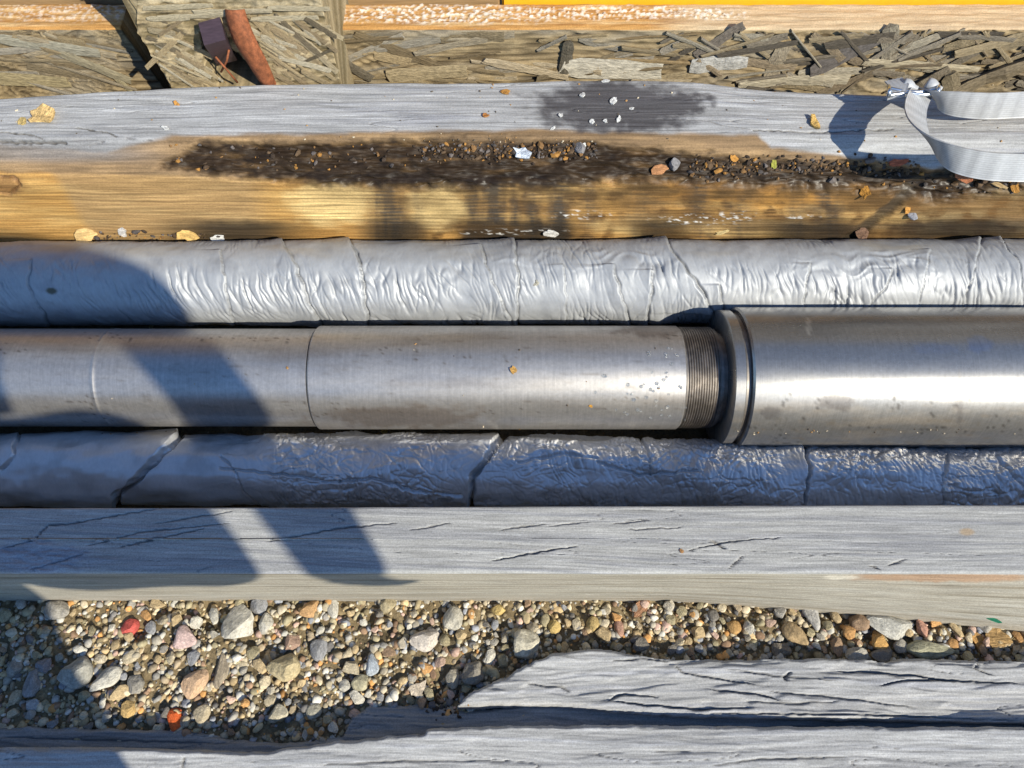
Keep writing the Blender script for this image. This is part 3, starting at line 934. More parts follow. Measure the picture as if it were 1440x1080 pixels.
C = lerp(C, np.array([.10, .08, .05]), sst(.2, .5, fbm(Xg * 22 + S * 30, S * 110 - Xg * 25, 4, 97)) * .6)
block = empty('strand_lumber_block', ((bx0 + bx1) / 2, YB, zb_), 'short pale strand lumber block holding a square iron bar and rusty strip', 'block')
grid('core', P, C, M_WOOD, block, surf=True)
for i in range(150):
    pxs = random.uniform(212, 455); row = random.uniform(34, 120)
    if pxs < 205 + max(0, (row - 60)) * .75 + 12: continue
    if 268 < pxs < 392 and row > 20 and abs(pxs - (300 + (row - 40) * .75)) < 52: continue
    z = zr(row, YB)
    dep = (YB - CAM[1]) / (FWD + (540 - row) / FPX * UPV)[1]
    ang = random.gauss(.72, .14) if random.random() < .85 else random.gauss(-.2, .3)
    k = random.uniform(.9, 1.25)
    c = random.choice([(.29, .22, .125), (.33, .265, .165), (.22, .165, .095), (.36, .31, .22), (.12, .095, .06)])
    strand(block, (pxs - 720) / FPX * dep, YB - random.uniform(-.001, .002), z, random.uniform(.03, .09), random.uniform(.004, .012), ang, tuple(a * k for a in c), random.uniform(.0018, .0035))
for pxs, row, ln in ((250, 8, .09), (330, 14, .11), (420, 10, .09), (400, 24, .10), (285, 20, .12), (235, 24, .06)):
    z = zr(row, YB)
    dep = (YB - CAM[1]) / (FWD + (540 - row) / FPX * UPV)[1]
    strand(block, (pxs - 720) / FPX * dep, YB - .002, z, ln, .008, random.uniform(-.08, .08), (.40, .34, .23), .004)


def yface(pxs, row, y):
    dep = (y - CAM[1]) / (FWD + (540 - row) / FPX * UPV)[1]
    return Vector(((pxs - 720) / FPX * dep, y, zr(row, y)))


def ribbon(name, pts, wv, th, mat, parent=None, nw=6, ribs=0, bulge=0.0):
    """strip along pts (list of Vector) with width vectors and thickness"""
    n = len(pts)
    bm = bmesh.new()
    rings = []
    for i in range(n):
        t = (pts[min(i + 1, n - 1)] - pts[max(i - 1, 0)]).normalized()
        w = wv[i]
        nn_ = t.cross(w).normalized()
        ring = []
        for k in range(nw + 1):
            s = k / nw - .5
            h = th * (.5 + (.25 * math.cos(k * math.pi) if ribs else 0))
            ring.append(bm.verts.new(pts[i] + w * s + nn_ * (h + bulge * (1 - 4 * s * s))))
        for k in range(nw, -1, -1):
            s = k / nw - .5
            h = th * (.5 + (.25 * math.cos(k * math.pi) if ribs else 0))
            ring.append(bm.verts.new(pts[i] + w * s - nn_ * (h - bulge * (1 - 4 * s * s))))
        rings.append(ring)
    m = len(rings[0])
    for a, b in zip(rings[:-1], rings[1:]):
        for j in range(m):
            f = bm.faces.new((a[j], a[(j + 1) % m], b[(j + 1) % m], b[j])); f.smooth = True
    bm.faces.new(rings[0]); bm.faces.new(rings[-1][::-1])
    bmesh.ops.recalc_face_normals(bm, faces=bm.faces)
    me = bpy.data.meshes.new(name)
    bm.to_mesh(me); bm.free()
    me.set_sharp_from_angle(angle=math.radians(60))
    if ribs:
        at = me.color_attributes.new('Col', 'FLOAT_COLOR', 'POINT')
        cc = []
        for i in range(n):
            wv_ = .035 * math.sin(i * 1.1) + random.uniform(-.02, .02)
            row_ = [(.40 if k % 2 else .31) + wv_ + random.uniform(-.015, .015) for k in range(nw + 1)]
            for g_ in row_ + row_[::-1]: cc += [g_, g_ * 1.01, g_ * 1.03, 1]
        at.data.foreach_set('color', np.array(cc, np.float32))
    return link(name, me, mat, parent)


def smooth_path(ctrl, n):
    """Catmull-Rom through rows of numbers"""
    c = np.array(ctrl, float)
    c = np.vstack([2 * c[0] - c[1], c, 2 * c[-1] - c[-2]])
    out = []
    m = len(c) - 3
    for i in range(n):
        u = i / (n - 1) * m
        k = min(int(u), m - 1); t = u - k
        p0, p1, p2, p3 = c[k:k + 4]
        out.append(.5 * ((2 * p1) + (-p0 + p2) * t + (2 * p0 - 5 * p1 + 4 * p2 - p3) * t * t + (-p0 + 3 * p1 - 3 * p2 + p3) * t ** 3))
    return np.array(out)


def tube(name, pts, rad, mat, parent=None, ns=8):
    bm = bmesh.new()
    rings = []
    n = len(pts)
    for i in range(n):
        t = (pts[min(i + 1, n - 1)] - pts[max(i - 1, 0)]).normalized()
        a = t.orthogonal().normalized() if i == 0 else (pa - t * pa.dot(t)).normalized()
        pa = a
        b = t.cross(a)
        r = rad[i] if isinstance(rad, (list, tuple, np.ndarray)) else rad
        rings.append([bm.verts.new(pts[i] + (a * math.cos(2 * math.pi * k / ns) + b * math.sin(2 * math.pi * k / ns)) * r) for k in range(ns)])
    for a, b in zip(rings[:-1], rings[1:]):
        for j in range(ns):
            f = bm.faces.new((a[j], a[(j + 1) % ns], b[(j + 1) % ns], b[j])); f.smooth = True
    bm.faces.new(rings[0][::-1]); bm.faces.new(rings[-1])
    me = bpy.data.meshes.new(name)
    bm.to_mesh(me); bm.free()
    return link(name, me, mat, parent)


# square iron bar poking out of the pocket, rusty strip beside it
bar_o = empty('iron_bar', yface(300, 60, YB), 'dark square iron bar end sticking out of the strand lumber block', 'bar')
a = yface(298, 44, YB - .022); b = yface(316, 74, YB + .030)
wv = [Vector((.030, 0, -.004))] * 2
ribbon('bar', [a, a + (b - a) * .5, b], [Vector((.031, .004, .006))] * 3, .030, M_IRON, bar_o, 2)
tube('wire', [yface(303, 80, YB - .010), yface(318, 97, YB - .012), yface(334, 116, YB - .006)], .0016, M_RUST, bar_o, 6)
tube('wire', [yface(322, 70, YB - .010), yface(319, 85, YB - .014), yface(311, 101, YB - .004)], .0016, M_RUST, bar_o, 6)
ctrl = [(*yface(330, 13, YB - .006), .026), (*yface(334, 30, YB - .012), .029), (*yface(345, 58, YB - .016), .031), (*yface(362, 88, YB - .012), .028), (*yface(378, 118, YB - .002), .022)]
pth = smooth_path(ctrl, 24)
rs = ribbon('rusty_strip', [Vector(p[:3]) for p in pth], [Vector((p[3], 0, 0)) for p in pth], .004, M_RUST, None, 8, 0, .008)
tag(rs, 'orange rusted iron strip curving down the strand lumber block', 'iron strip')
# things behind the beam's top edge
def box(name, x0, x1, y0, y1, z0, z1, mat, bev=.003):
    bm = bmesh.new()
    bmesh.ops.create_cube(bm, size=1)
    for v in bm.verts:
        v.co = Vector((x0 + (v.co.x + .5) * (x1 - x0), y0 + (v.co.y + .5) * (y1 - y0), z0 + (v.co.z + .5) * (z1 - z0)))
    bmesh.ops.bevel(bm, geom=bm.edges[:], offset=bev, segments=3, affect='EDGES')
    me = bpy.data.meshes.new(name)
    bm.to_mesh(me); bm.free()
    return link(name, me, mat)


ybk = ytop + .012
xl = (705 - 720) / FPX * 1.07
yo = box('yellow_beam', xl, 2.0, ybk, ybk + .12, -.045, .372, M_YELLOW)
tag(yo, 'yellow painted beam running behind the strand lumber beam', 'beam')
bo = box('brown_board', -.9, xl - .004, ybk + .004, ybk + .05, -.045, .366, M_BARK)
tag(bo, 'brown board end to end with the yellow painted beam', 'board')

# ------------------------------------------------------------------ rotten timber at the bottom
rot = empty('rotten_timber', (0, -.45, 0), 'split silver-grey rotten timber sunk in the gravel at its edge', 'timber')


def slabz(name, edge, low, zt, seed, rows, cracks_, tone=1.0, wav=.004, terr_k=.0, fade=None):
    """height field over image rows; it drops to the ground beyond its upper edge"""
    X = np.concatenate([[-1.7, -1.3, -1.0], np.arange(-.82, .821, .0023), [1.0, 1.3, 1.7]])
    Yv = np.arange(float(y_at(rows[1], zt)), float(y_at(rows[0], zt)), .0012)
    Xg, Yg = np.meshgrid(X, Yv, indexing='ij')
    P = np.stack([Xg, Yg, 0 * Xg + zt], -1)
    px, py = proj(P)
    e = pl(px, edge) + 3.6 * fbm(px / 22, py / 50, 4, seed) + (7 * np.abs(fbm(px / 19, py / 60, 3, seed + 50)) * sst(820, 740, px) if seed == 400 else 0)
    l = pl(px, low) + 2.5 * fbm(px / 30, py / 50, 4, seed + 1)
    ins = np.minimum(py - e, l - py)
    wy = Yg + .012 * fbm(Xg * 3, Yg * 9, 3, seed + 2)
    if fade: wy = wy - fade(px, py)
    n0 = fbm(Xg * 2.6, wy * 120, 4, seed + 3)
    n1 = fbm(Xg * 8, wy * 360, 3, seed + 4)
    rr = ridge(Xg * 5 + .2 * noise(Xg * 15, Yg * 50, seed), wy * 48, seed + 5)
    cm = sst(.975, .997, rr) * sst(0, .3, noise(Xg * 4, Yg * 22, seed + 6))
    hh = fbm(Xg * 3.2, wy * 26, 4, seed + 31) * 4.2 + 9
    fh = hh - np.floor(hh)
    terr = (np.floor(hh) - 9 + sst(.62, 1, fh)) * terr_k
    Z = zt + terr + n0 * .0014 + n1 * .0007 + fbm(Xg * 6, Yg * 14, 3, seed + 7) * wav - cm * .0022
    C = col(np.array((.335, .33, .322)) * tone, Xg.shape)
    C = lerp(C, np.array([.27, .275, .30]) * tone, sst(.05, .45, n0) * .65)
    C = lerp(C, np.array([.47, .465, .46]) * tone, sst(.05, .45, -n1) * .4)
    C = lerp(C, np.array([.14, .135, .13]), cm * .6)  # narrow cracks darkened in colour in place of shade
    for pts, w, dp in cracks_:
        d, fr = dseg(px + 3 * noise(px / 24, py / 12, seed + 9), py + 1.4 * noise(px / 20, py / 14, seed + 8), pts)
        w = max(w * .8, 2.0) * (.5 + .6 * sst(0, .4, fr) * sst(1, .6, fr))
        k = (1 - sst(w * .35, w, d)) * sst(0, .1, fr + .03) * sst(1, .9, fr - .03)
        Z -= k * dp * .0006
        # one side of a split stands a little higher
        Z += np.exp(-d / 9) * np.where(py > np.interp(px, [p[0] for p in pts], [p[1] for p in pts]), .0016, 0) * (dp > 5)
        C = lerp(C, np.array([.07, .065, .06]), k * .6)  # shade in the split painted on besides its real depth
    rd = sst(0, 5, ins)
    Z = Z * 1 - (1 - rd) * .004
    Z = np.where(ins < 0, np.minimum(Z, zt + np.clip(ins, -8, 0) * .0125), Z)
    Z = np.maximum(Z, -.03)
    P = np.stack([Xg, Yg, Z], -1)
    return grid(name, P, C, M_WOOD, rot, caps=False, surf=True)


cr_s = [([(950, 935), (960, 945), (1010, 953), (1060, 963)], 2.0, 6), ([(1000, 968), (1030, 972), (1065, 976), (1100, 985)], 2.6, 8), ([(1050, 985), (1120, 990), (1180, 985)], 1.8, 5),
        ([(1112, 945), (1105, 952), (1108, 958)], 4.0, 10), ([(1180, 945), (1210, 944), (1290, 950), (1345, 958)], 2.6, 8), ([(1240, 965), (1270, 957), (1330, 955), (1440, 962)], 2.4, 8),
        ([(1080, 972), (1170, 980), (1290, 995)], 1.8, 5), ([(1380, 928), (1372, 940), (1395, 950)], 2.2, 6), ([(1000, 1003), (1200, 1005), (1440, 1013)], 2.4, 8),
        ([(860, 985), (900, 990), (990, 997), (1060, 995)], 2.2, 8), ([(855, 985), (880, 975), (925, 980)], 1.8, 6), ([(740, 962), (790, 965), (800, 973)], 1.6, 5),
        ([(1020, 940), (1090, 950), (1180, 958)], 1.5, 4), ([(860, 930), (905, 925), (940, 931)], 1.4, 4)]
slabz('splintered_slab', [(0, 1200), (640, 1200), (642, 992), (665, 970), (700, 955), (742, 932), (775, 919), (810, 913), (860, 913), (900, 922), (950, 926), (1100, 927), (1160, 924), (1220, 927), (1250, 931), (1270, 924), (1440, 930)],
      [(640, 992), (720, 990), (800, 992), (880, 1000), (960, 1006), (1440, 1016)], .026, 400, (898, 1030), cr_s, 1.0, .005, .0024,
      fade=lambda px, py: .018 * np.exp(-((px - 1100) / 260) ** 2) * np.sin((py - 900) / 40))
slabz('lower_ledge', [(0, 1022), (40, 1022), (200, 1026), (250, 1026), (330, 1040), (400, 1045), (480, 1035), (495, 1005), (520, 992), (600, 990), (660, 1000), (760, 990), (1440, 1010)],
      [(0, 1100), (1440, 1100)], .006, 430, (980, 1058), [([(0, 1036), (120, 1040), (330, 1046)], 1.6, 4)], .72, .003, .002)
slabz('main_baulk', [(0, 1051), (150, 1051), (300, 1056), (385, 1058), (395, 1052), (430, 1049), (470, 1043), (560, 1034), (597, 1031), (600, 1024), (700, 1021), (900, 1019), (1140, 1022), (1440, 1022)],
      [(0, 1500), (1440, 1500)], .040, 460, (1012, 1160),
      [([(258, 1062), (256, 1080), (258, 1100)], 2.2, 4), ([(450, 1076), (560, 1070), (720, 1070)], 1.2, 3), ([(1000, 1076), (1060, 1068), (1200, 1064)], 1.2, 3)], 1.04, .003, .0009)

# ------------------------------------------------------------------ gravel
def stone_mesh(i, sub):
    r = random.Random(500 + i)
    bm = bmesh.new()
    bmesh.ops.create_icosphere(bm, subdivisions=sub, radius=1)
    planes = [(Vector((r.gauss(0, 1), r.gauss(0, 1), r.gauss(0, 1))).normalized(), r.uniform(.45, .85)) for _ in range(11)]
    off = r.uniform(0, 50)
    for v in bm.verts:
        p = v.co.copy()
        for n_, d_ in planes:
            k = p.dot(n_) - d_
            if k > 0: p -= n_ * k * .96
        q = np.array([p.x * 1.3 + off]), np.array([p.y * 1.3 + p.z * .9])
        p *= 1 + .14 * float(noise(q[0], q[1], i)[0])
        v.co = p
    for f in bm.faces: f.smooth = True
    me = bpy.data.meshes.new('stone')
    bm.to_mesh(me); bm.free()
    me.materials.append(M_STONE)
    if i % 3: me.set_sharp_from_angle(angle=math.radians(26))
    return me


ST_S = [stone_mesh(i, 2) for i in range(12)]
ST_L = [stone_mesh(i + 30, 3) for i in range(10)]
placed = []


def stone(px, row, rx, ry, c, ang=0, name='stone', parent=ground, me=None, sink=.25):
    sc = float(depth_at(row, .01)) / FPX
    x = (px - 720) * sc; y = float(y_at(row, .012))
    a, b = rx * sc, ry * sc * 1.06
    h = min(a, b) * random.uniform(.6, .85)
    o = link(name, me or random.choice(ST_L if max(rx, ry) > 13 else ST_S), None, None)
    if parent is not None: o.parent = parent
    rz = random.choice([0, math.pi])
    o.matrix_basis = Matrix.Translation((x, y, h * (1 - 2 * sink) - .003)) @ Matrix.Rotation(math.radians(ang), 4, 'Z') @ Matrix.Diagonal((a * 1.12, b * 1.12, h, 1)) @ Matrix.Rotation(rz, 4, 'Z')
    o.color = (*[v_ * .88 + t_ * .12 for v_, t_ in zip(c, (.40, .32, .19))], 1)
    placed.append((px, row, max(rx, ry) * .5 + min(rx, ry) * .5))
    return o


WHT = (.50, .47, .40); CRM = (.48, .40, .27); TAN = (.42, .31, .17); ORG = (.46, .24, .085); GRY = (.29, .27, .235); DGR = (.15, .14, .13); PNK = (.47, .32, .25); SLT = (.24, .245, .26); OLV = (.30, .255, .155); BRN = (.25, .16, .10)
named = [(335, 878, 23, 27, WHT, 0), (255, 893, 20, 15, (.52, .37, .34), 0), (100, 944, 24, 22, (.33, .32, .28), 0), (140, 955, 24, 14, WHT, 32), (270, 959, 16, 22, (.52, .34, .21), -10), (307, 941, 10, 25, (.27, .22, .16), 5),
         (176, 998, 12, 13, (.47, .31, .12), 0), (281, 1006, 13, 14, CRM, 0), (15, 939, 15, 13, GRY, 0), (56, 935, 12, 14, (.24, .22, .23), 0), (39, 958, 12, 17, (.26, .25, .25), 10), (40, 989, 12, 10, (.36, .37, .38), 0),
         (78, 852, 18, 15, GRY, 0), (245, 869, 10, 11, TAN, 0), (201, 862, 9, 8, ORG, 20), (216, 845, 13, 9, TAN, 0), (185, 961, 11, 16, GRY, 0), (179, 922, 13, 9, CRM, 20), (162, 972, 15, 10, TAN, 20), (268, 920, 10, 13, SLT, 0), (298, 863, 10, 11, WHT, 0),
         (434, 854, 14, 13, (.47, .27, .12), 20), (408, 900, 12, 14, (.30, .19, .14), 0), (444, 914, 12, 17, SLT, -10), (394, 935, 24, 19, (.46, .37, .21), -10), (372, 876, 14, 14, WHT, 0), (521, 932, 11, 14, (.34, .38, .42), 0), (505, 955, 14, 13, (.40, .36, .24), 0),
         (495, 939, 13, 13, CRM, 30), (597, 898, 20, 17, (.52, .46, .40), 0), (597, 936, 12, 9, ORG, 0), (663, 944, 17, 14, (.22, .20, .17), 0), (635, 950, 13, 14, (.34, .31, .25), 0), (500, 979, 12, 10, WHT, 10), (439, 998, 11, 11, (.36, .34, .27), 0), (388, 1002, 14, 13, (.40, .36, .27), 0), (482, 962, 11, 8, WHT, 0),
         (689, 922, 9, 12, WHT, -20), (707, 926, 9, 11, OLV, 0), (740, 908, 22, 22, (.50, .46, .36), 0), (873, 880, 8, 12, (.40, .22, .16), -5), (834, 876, 11, 12, (.42, .30, .12), 0), (781, 878, 10, 9, (.44, .31, .11), 0), (904, 905, 13, 11, DGR, 0), (852, 892, 13, 12, TAN, 0),
         (985, 886, 12, 10, TAN, 0), (1037, 878, 11, 11, (.46, .26, .09), 0), (1056, 880, 9, 9, WHT, 0), (1147, 866, 14, 18, (.40, .385, .36), 0), (1123, 888, 19, 14, (.36, .25, .13), -35), (1255, 878, 32, 19, (.40, .39, .35), -17), (1300, 880, 11, 13, (.38, .19, .14), 0),
         (1211, 870, 15, 13, BRN, 0), (1318, 914, 34, 13, (.30, .29, .20), -6), (1206, 919, 17, 13, (.33, .31, .27), -10), (1246, 919, 16, 12, DGR, 0), (1241, 898, 13, 14, (.44, .24, .07), 40), (1350, 883, 8, 12, TAN, 20), (1417, 902, 12, 10, TAN, 0), (1100, 911, 15, 13, (.15, .13, .11), 0), (1180, 905, 9, 14, BRN, 0),
         (1272, 907, 10, 10, GRY, 0), (1198, 888, 10, 11, ORG, 45), (1168, 877, 9, 9, OLV, 0), (1390, 875, 14, 10, GRY, -20), (1006, 862, 8, 9, DGR, 0), (945, 870, 9, 8, OLV, 0), (700, 855, 12, 9, (.48, .34, .12), 20), (640, 865, 14, 18, (.44, .41, .34), -30), (545, 848, 16, 12, (.40, .33, .2), 0), (465, 855, 8, 16, WHT, 10)]
for s in named:
    stone(*s)
pal = [WHT, WHT, CRM, CRM, TAN, ORG, GRY, GRY, DGR, PNK, SLT, OLV, OLV, BRN, CRM, TAN, (.36, .32, .25), (.33, .26, .17), (.42, .36, .26)]
tries = 0
while len(placed) < 296 and tries < 20000:
    tries += 1
    px = random.uniform(-10, 1450)
    r = max(5.2, min(13, random.gauss(7.2, 2.2)))
    lo_ = 845 if px < 950 else 845 + (px - 950) * .068
    hi_ = np.interp(px, [0, 200, 330, 480, 500, 640, 740, 800, 1440], [1020, 1024, 1036, 1034, 1000, 985, 925, 912, 925])
    row = random.uniform(lo_, hi_)
    if any((px - a) ** 2 + (row - b) ** 2 < ((r + c) * .82) ** 2 for a, b, c in placed): continue
    k = random.uniform(.85, 1.3)
    c = tuple(v * k for v in random.choice(pal))
    stone(px, row, r, r * random.uniform(.65, 1.0), c, random.uniform(-90, 90), sink=.2)

# fine gravel between them, one mass
def fine_gravel():
    pa = np.array(pal + [OLV, (.28, .22, .13), (.24, .19, .11), (.33, .28, .19)])
    VV, FF, CC = [], [], []
    nvt = 0
    for n, sub, r0, sg, rmin, rmax, up in ((1900, 2, .0050, .24, .0036, .0068, .3), (6400, 1, .0029, .36, .0014, .0048, .2)):
        bm = bmesh.new(); bmesh.ops.create_icosphere(bm, subdivisions=sub, radius=1)
        v0 = np.array([v.co[:] for v in bm.verts]); f0 = np.array([[v.index for v in f.verts] for f in bm.faces]); bm.free()
        px = rng.uniform(-60, 1500, n); row = rng.uniform(835, 1045, n)
        y = y_at(row, 0); x = (px - 720) / FPX * depth_at(row, 0)
        r = np.clip(rng.lognormal(math.log(r0), sg, n), rmin, rmax)
        sc = np.stack([r * rng.uniform(.8, 1.35, n), r * rng.uniform(.7, 1.1, n), r * rng.uniform(.5, .9, n)], -1)
        a = rng.uniform(0, 6.28, n)
        V = np.repeat(v0[None], n, 0) * (1 + rng.uniform(-.07, .07, (n, len(v0), 1)))
        for _ in range(6):
            nn_ = rng.normal(size=(n, 1, 3)); nn_ /= np.linalg.norm(nn_, axis=-1, keepdims=True)
            k = np.maximum((V * nn_).sum(-1, keepdims=True) - rng.uniform(.5, .85, (n, 1, 1)), 0)
            V = V - nn_ * k
        V = V * sc[:, None]
        ca, sa = np.cos(a)[:, None], np.sin(a)[:, None]
        z0 = fbm(x * 22, y * 22, 5, 3) * .012 + fbm(x * 90, y * 90, 3, 4) * .005 - .006
        VX = V[..., 0] * ca - V[..., 1] * sa + x[:, None]
        VY = V[..., 0] * sa + V[..., 1] * ca + y[:, None]
        VZ = V[..., 2] + (z0 + r * up)[:, None]
        VV.append(np.stack([VX, VY, VZ], -1).reshape(-1, 3))
        FF.append((f0[None] + (np.arange(n) * len(v0))[:, None, None]).reshape(-1, 3) + nvt)
        nvt += n * len(v0)
        c = pa[rng.integers(0, len(pa), n)] * rng.uniform(.85, 1.4, (n, 1))
        c4 = np.ones((n, len(v0), 4), np.float32); c4[..., :3] = c[:, None]
        CC.append(c4.reshape(-1, 4))
    vv = np.vstack(VV); ff = np.vstack(FF); c4 = np.vstack(CC)
    me = bpy.data.meshes.new('gravel')
    me.vertices.add(len(vv)); me.vertices.foreach_set('co', vv.astype(np.float32).ravel())
    me.loops.add(ff.size); me.loops.foreach_set('vertex_index', ff.astype(np.int32).ravel())
    me.polygons.add(len(ff)); me.polygons.foreach_set('loop_start', (np.arange(len(ff)) * 3).astype(np.int32)); me.polygons.foreach_set('loop_total', np.full(len(ff), 3, np.int32))
    me.update(calc_edges=True)
    at = me.color_attributes.new('Col', 'FLOAT_COLOR', 'POINT'); at.data.foreach_set('color', c4.ravel())
    o = link('gravel', me, M_FINE)
    tag(o, 'fine mixed gravel and grit between the larger stones', 'gravel', None, 'stuff')


fine_gravel()


# ------------------------------------------------------------------ loose bits
def flake_mesh(i, th=.18):
    r = random.Random(1300 + i)
    bm = bmesh.new()
    n = r.choice([9, 11, 13])
    top, bot = [], []
    ph = r.uniform(0, 6)
    cu = r.uniform(-.3, .35)
    for k in range(n):
        a = 2 * math.pi * (k + r.uniform(-.3, .3)) / n
        rr = r.uniform(.55, 1.08) * (1 - .25 * abs(math.sin(a + ph)))
        x, y = rr * math.cos(a), rr * math.sin(a)
        z = cu * (x * math.cos(ph) + y * math.sin(ph)) ** 2 + r.uniform(-.06, .06)
        top.append(bm.verts.new((x, y, z + th))); bot.append(bm.verts.new((x * .95, y * .95, z - th)))
    c = bm.verts.new((r.uniform(-.2, .2), r.uniform(-.2, .2), th * 1.3)); d = bm.verts.new((0, 0, -th))
    for k in range(n):
        j = (k + 1) % n
        bm.faces.new((top[k], top[j], c)); bm.faces.new((bot[j], bot[k], d)); bm.faces.new((top[k], bot[k], bot[j], top[j]))
    bmesh.ops.recalc_face_normals(bm, faces=bm.faces)
    me = bpy.data.meshes.new('flake')
    bm.to_mesh(me); bm.free()
    me.materials.append(M_CHIP)
    return me


FL = [flake_mesh(i) for i in range(10)]


def bit(name, px, row, rx, ry, c, label, cat, group=None, ang=None, me=None, tilt=.25, lift=.25, th=1.0):
    h = hit(px, row)
    if h is None: return None
    p, n, dist = h
    sc = dist / FPX * 1.02
    # mean of the surface normal and up, so bits lie on the surface
    nz = (n + Vector((random.uniform(-tilt, tilt), random.uniform(-tilt, tilt), .6))).normalized()
    q = nz.to_track_quat('Z', 'Y').to_matrix().to_4x4()
    o = link(name, me or random.choice(FL))
    fs = max(.5, -Vector(FWD).dot(nz))
    s = min(rx, ry) * sc
    o.matrix_basis = Matrix.Translation(p + n * s * lift) @ q @ Matrix.Rotation(math.radians(ang if ang is not None else random.uniform(0, 180)), 4, 'Z') @ Matrix.Diagonal((rx * sc, ry * sc / fs, s * th, 1))
    o.color = (*c, 1)
    return tag(o, label, cat, group)


PALE = (.60, .43, .20); WHITE = (.68, .67, .64); ORN = (.52, .25, .06); RED = (.42, .12, .06); GREYB = (.20, .19, .19)
bit('dry_leaf', 62, 167, 14, 17, (.62, .42, .18), 'pale yellow curled leaf scrap on the grey timber top', 'leaf', ang=10)
bit('wood_chip', 33, 173, 7, 6, (.52, .38, .15), 'small yellow chip beside the pale curled leaf scrap', 'wood chip')
bit('wood_chip', 250, 147, 6, 5, ORN, 'tiny orange chip on the blue-grey timber top above the rot stain', 'wood chip')
bit('paint_flake', 233, 181, 6, 4, WHITE, 'white flake on the grey timber top near the rot stain start', 'flake', ang=40)
bit('wood_chip', 120, 327, 17, 11, (.64, .44, .19), 'large pale yellow chip at the foot of the stained timber', 'wood chip', ang=0)
bit('wood_chip', 262, 329, 17, 10, (.62, .40, .14), 'orange-yellow leaf-shaped chip beside a white flake on the sunny wrapped pipe', 'wood chip', ang=-20)
bit('paint_flake', 308, 335, 17, 7, WHITE, 'long white flake at the foot of the stained timber', 'flake', ang=-10)
bit('paint_flake', 173, 325, 8, 7, (.55, .52, .48), 'greyish white flake between two yellow chips at the timber foot', 'flake')
bit('wood_chip', 710, 131, 5, 9, ORN, 'slim orange bark chip on the grey timber top by the dark wet patch', 'wood chip', ang=-15)
bit('wood_chip', 683, 164, 5, 5, (.40, .17, .05), 'small brown crumb on the grey timber top below the slim orange chip', 'wood chip')
for i, (a, b, c, d) in enumerate(((850, 115, 8, 3), (862, 143, 8, 6), (818, 135, 5, 5), (789, 163, 4, 4), (888, 153, 5, 3), (870, 168, 4, 8), (832, 172, 5, 5), (777, 181, 6, 3), (851, 171, 4, 4))):
    bit('paint_flake', a, b, c, d, WHITE, 'white flake on the dark wet patch of the timber top', 'flake', 'white flakes on the wet patch')
bit('paint_flake', 735, 216, 14, 11, (.62, .66, .72), 'bluish white chunk stuck in the brown rot', 'flake', ang=0, th=1.6)
bit('stone_bit', 815, 211, 14, 9, GREYB, 'dark grey stone crumb in the brown rot beside white specks', 'stone', me=ST_S[2], lift=.4)
bit('paint_flake', 820, 206, 8, 4, WHITE, 'white speck on the dark stone crumb in the rot', 'flake')
bit('wood_chip', 926, 236, 15, 9, (.42, .20, .09), 'square reddish brown wood chip lying on the rot ledge', 'wood chip', ang=5, tilt=.05)
bit('stone_bit', 950, 231, 10, 10, GREYB, 'grey stone crumb touching the square brown chip', 'stone', me=ST_S[4], lift=.4)
bit('dry_leaf', 1145, 175, 9, 11, (.60, .38, .12), 'crumpled yellow leaf scrap on the grey timber near the strap', 'leaf', ang=15)
bit('brick_chip', 1262, 229, 15, 7, RED, 'red brick chip in the strap shadow on the timber', 'brick chip', ang=0)
bit('brick_chip', 1352, 246, 15, 7, (.40, .15, .07), 'red-brown brick chip under the lower strap loop', 'brick chip', ang=-15)
bit('dry_leaf', 1217, 271, 9, 8, (.45, .21, .04), 'orange-brown leaf scrap on the yellow timber face', 'leaf')
bit('wood_chip', 1275, 295, 6, 6, ORN, 'small orange chip above a grey pebble on the timber face', 'wood chip')
bit('stone_bit', 1282, 302, 6, 7, (.24, .24, .26), 'small grey pebble stuck to the stained timber face', 'pebble', me=ST_S[1], lift=.4)
bit('dry_leaf', 1211, 327, 12, 15, (.17, .10, .065), 'dark brown leaf wedged between timber and wrapped pipe', 'leaf', ang=0)
bit('wood_chip', 1400, 258, 17, 5, (.46, .32, .16), 'curled tan splinter under the strap beside orange leaf bits', 'wood chip', ang=-25)
bit('dry_leaf', 1427, 262, 11, 5, ORN, 'orange leaf bit under the strap beside a curled splinter', 'leaf')
bit('paint_flake', 772, 327, 16, 5, (.60, .58, .54), 'ragged white flake at the wet black timber foot', 'flake', ang=-15)
bit('wood_chip', 1088, 231, 9, 5, (.30, .30, .06), 'yellow-green leaf crumb in the rotten ledge', 'leaf')
bit('wood_chip', 1032, 222, 8, 5, ORN, 'bright orange crumb at the edge of the rotten ledge', 'wood chip')
bit('wood_chip', 1015, 326, 14, 3, (.55, .42, .2), 'thin pale splinter at the yellow timber foot', 'wood chip', ang=20)
bit('dry_leaf', 722, 520, 8, 7, (.52, .30, .09), 'single tan leaf fragment on the steel pipe', 'leaf')
bit('wood_chip', 540, 607, 7, 6, (.62, .45, .12), 'yellow seed-like crumb in the gap under the steel pipe', 'crumb')
bit('wood_chip', 831, 571, 4, 3, (.50, .26, .05), 'tiny orange crumb low on the steel tube', 'crumb')
bit('wood_chip', 213, 462, 7, 4, (.48, .40, .2), 'small tan chip between wrapped pipe and steel pipe', 'wood chip')
bit('wood_chip', 755, 398, 5, 5, (.55, .50, .38), 'pale crumb stuck on the sunny plastic wrap', 'crumb')
bit('wood_chip', 958, 775, 4, 4, (.42, .22, .09), 'brown speck beside the crack in the squared timber', 'crumb')
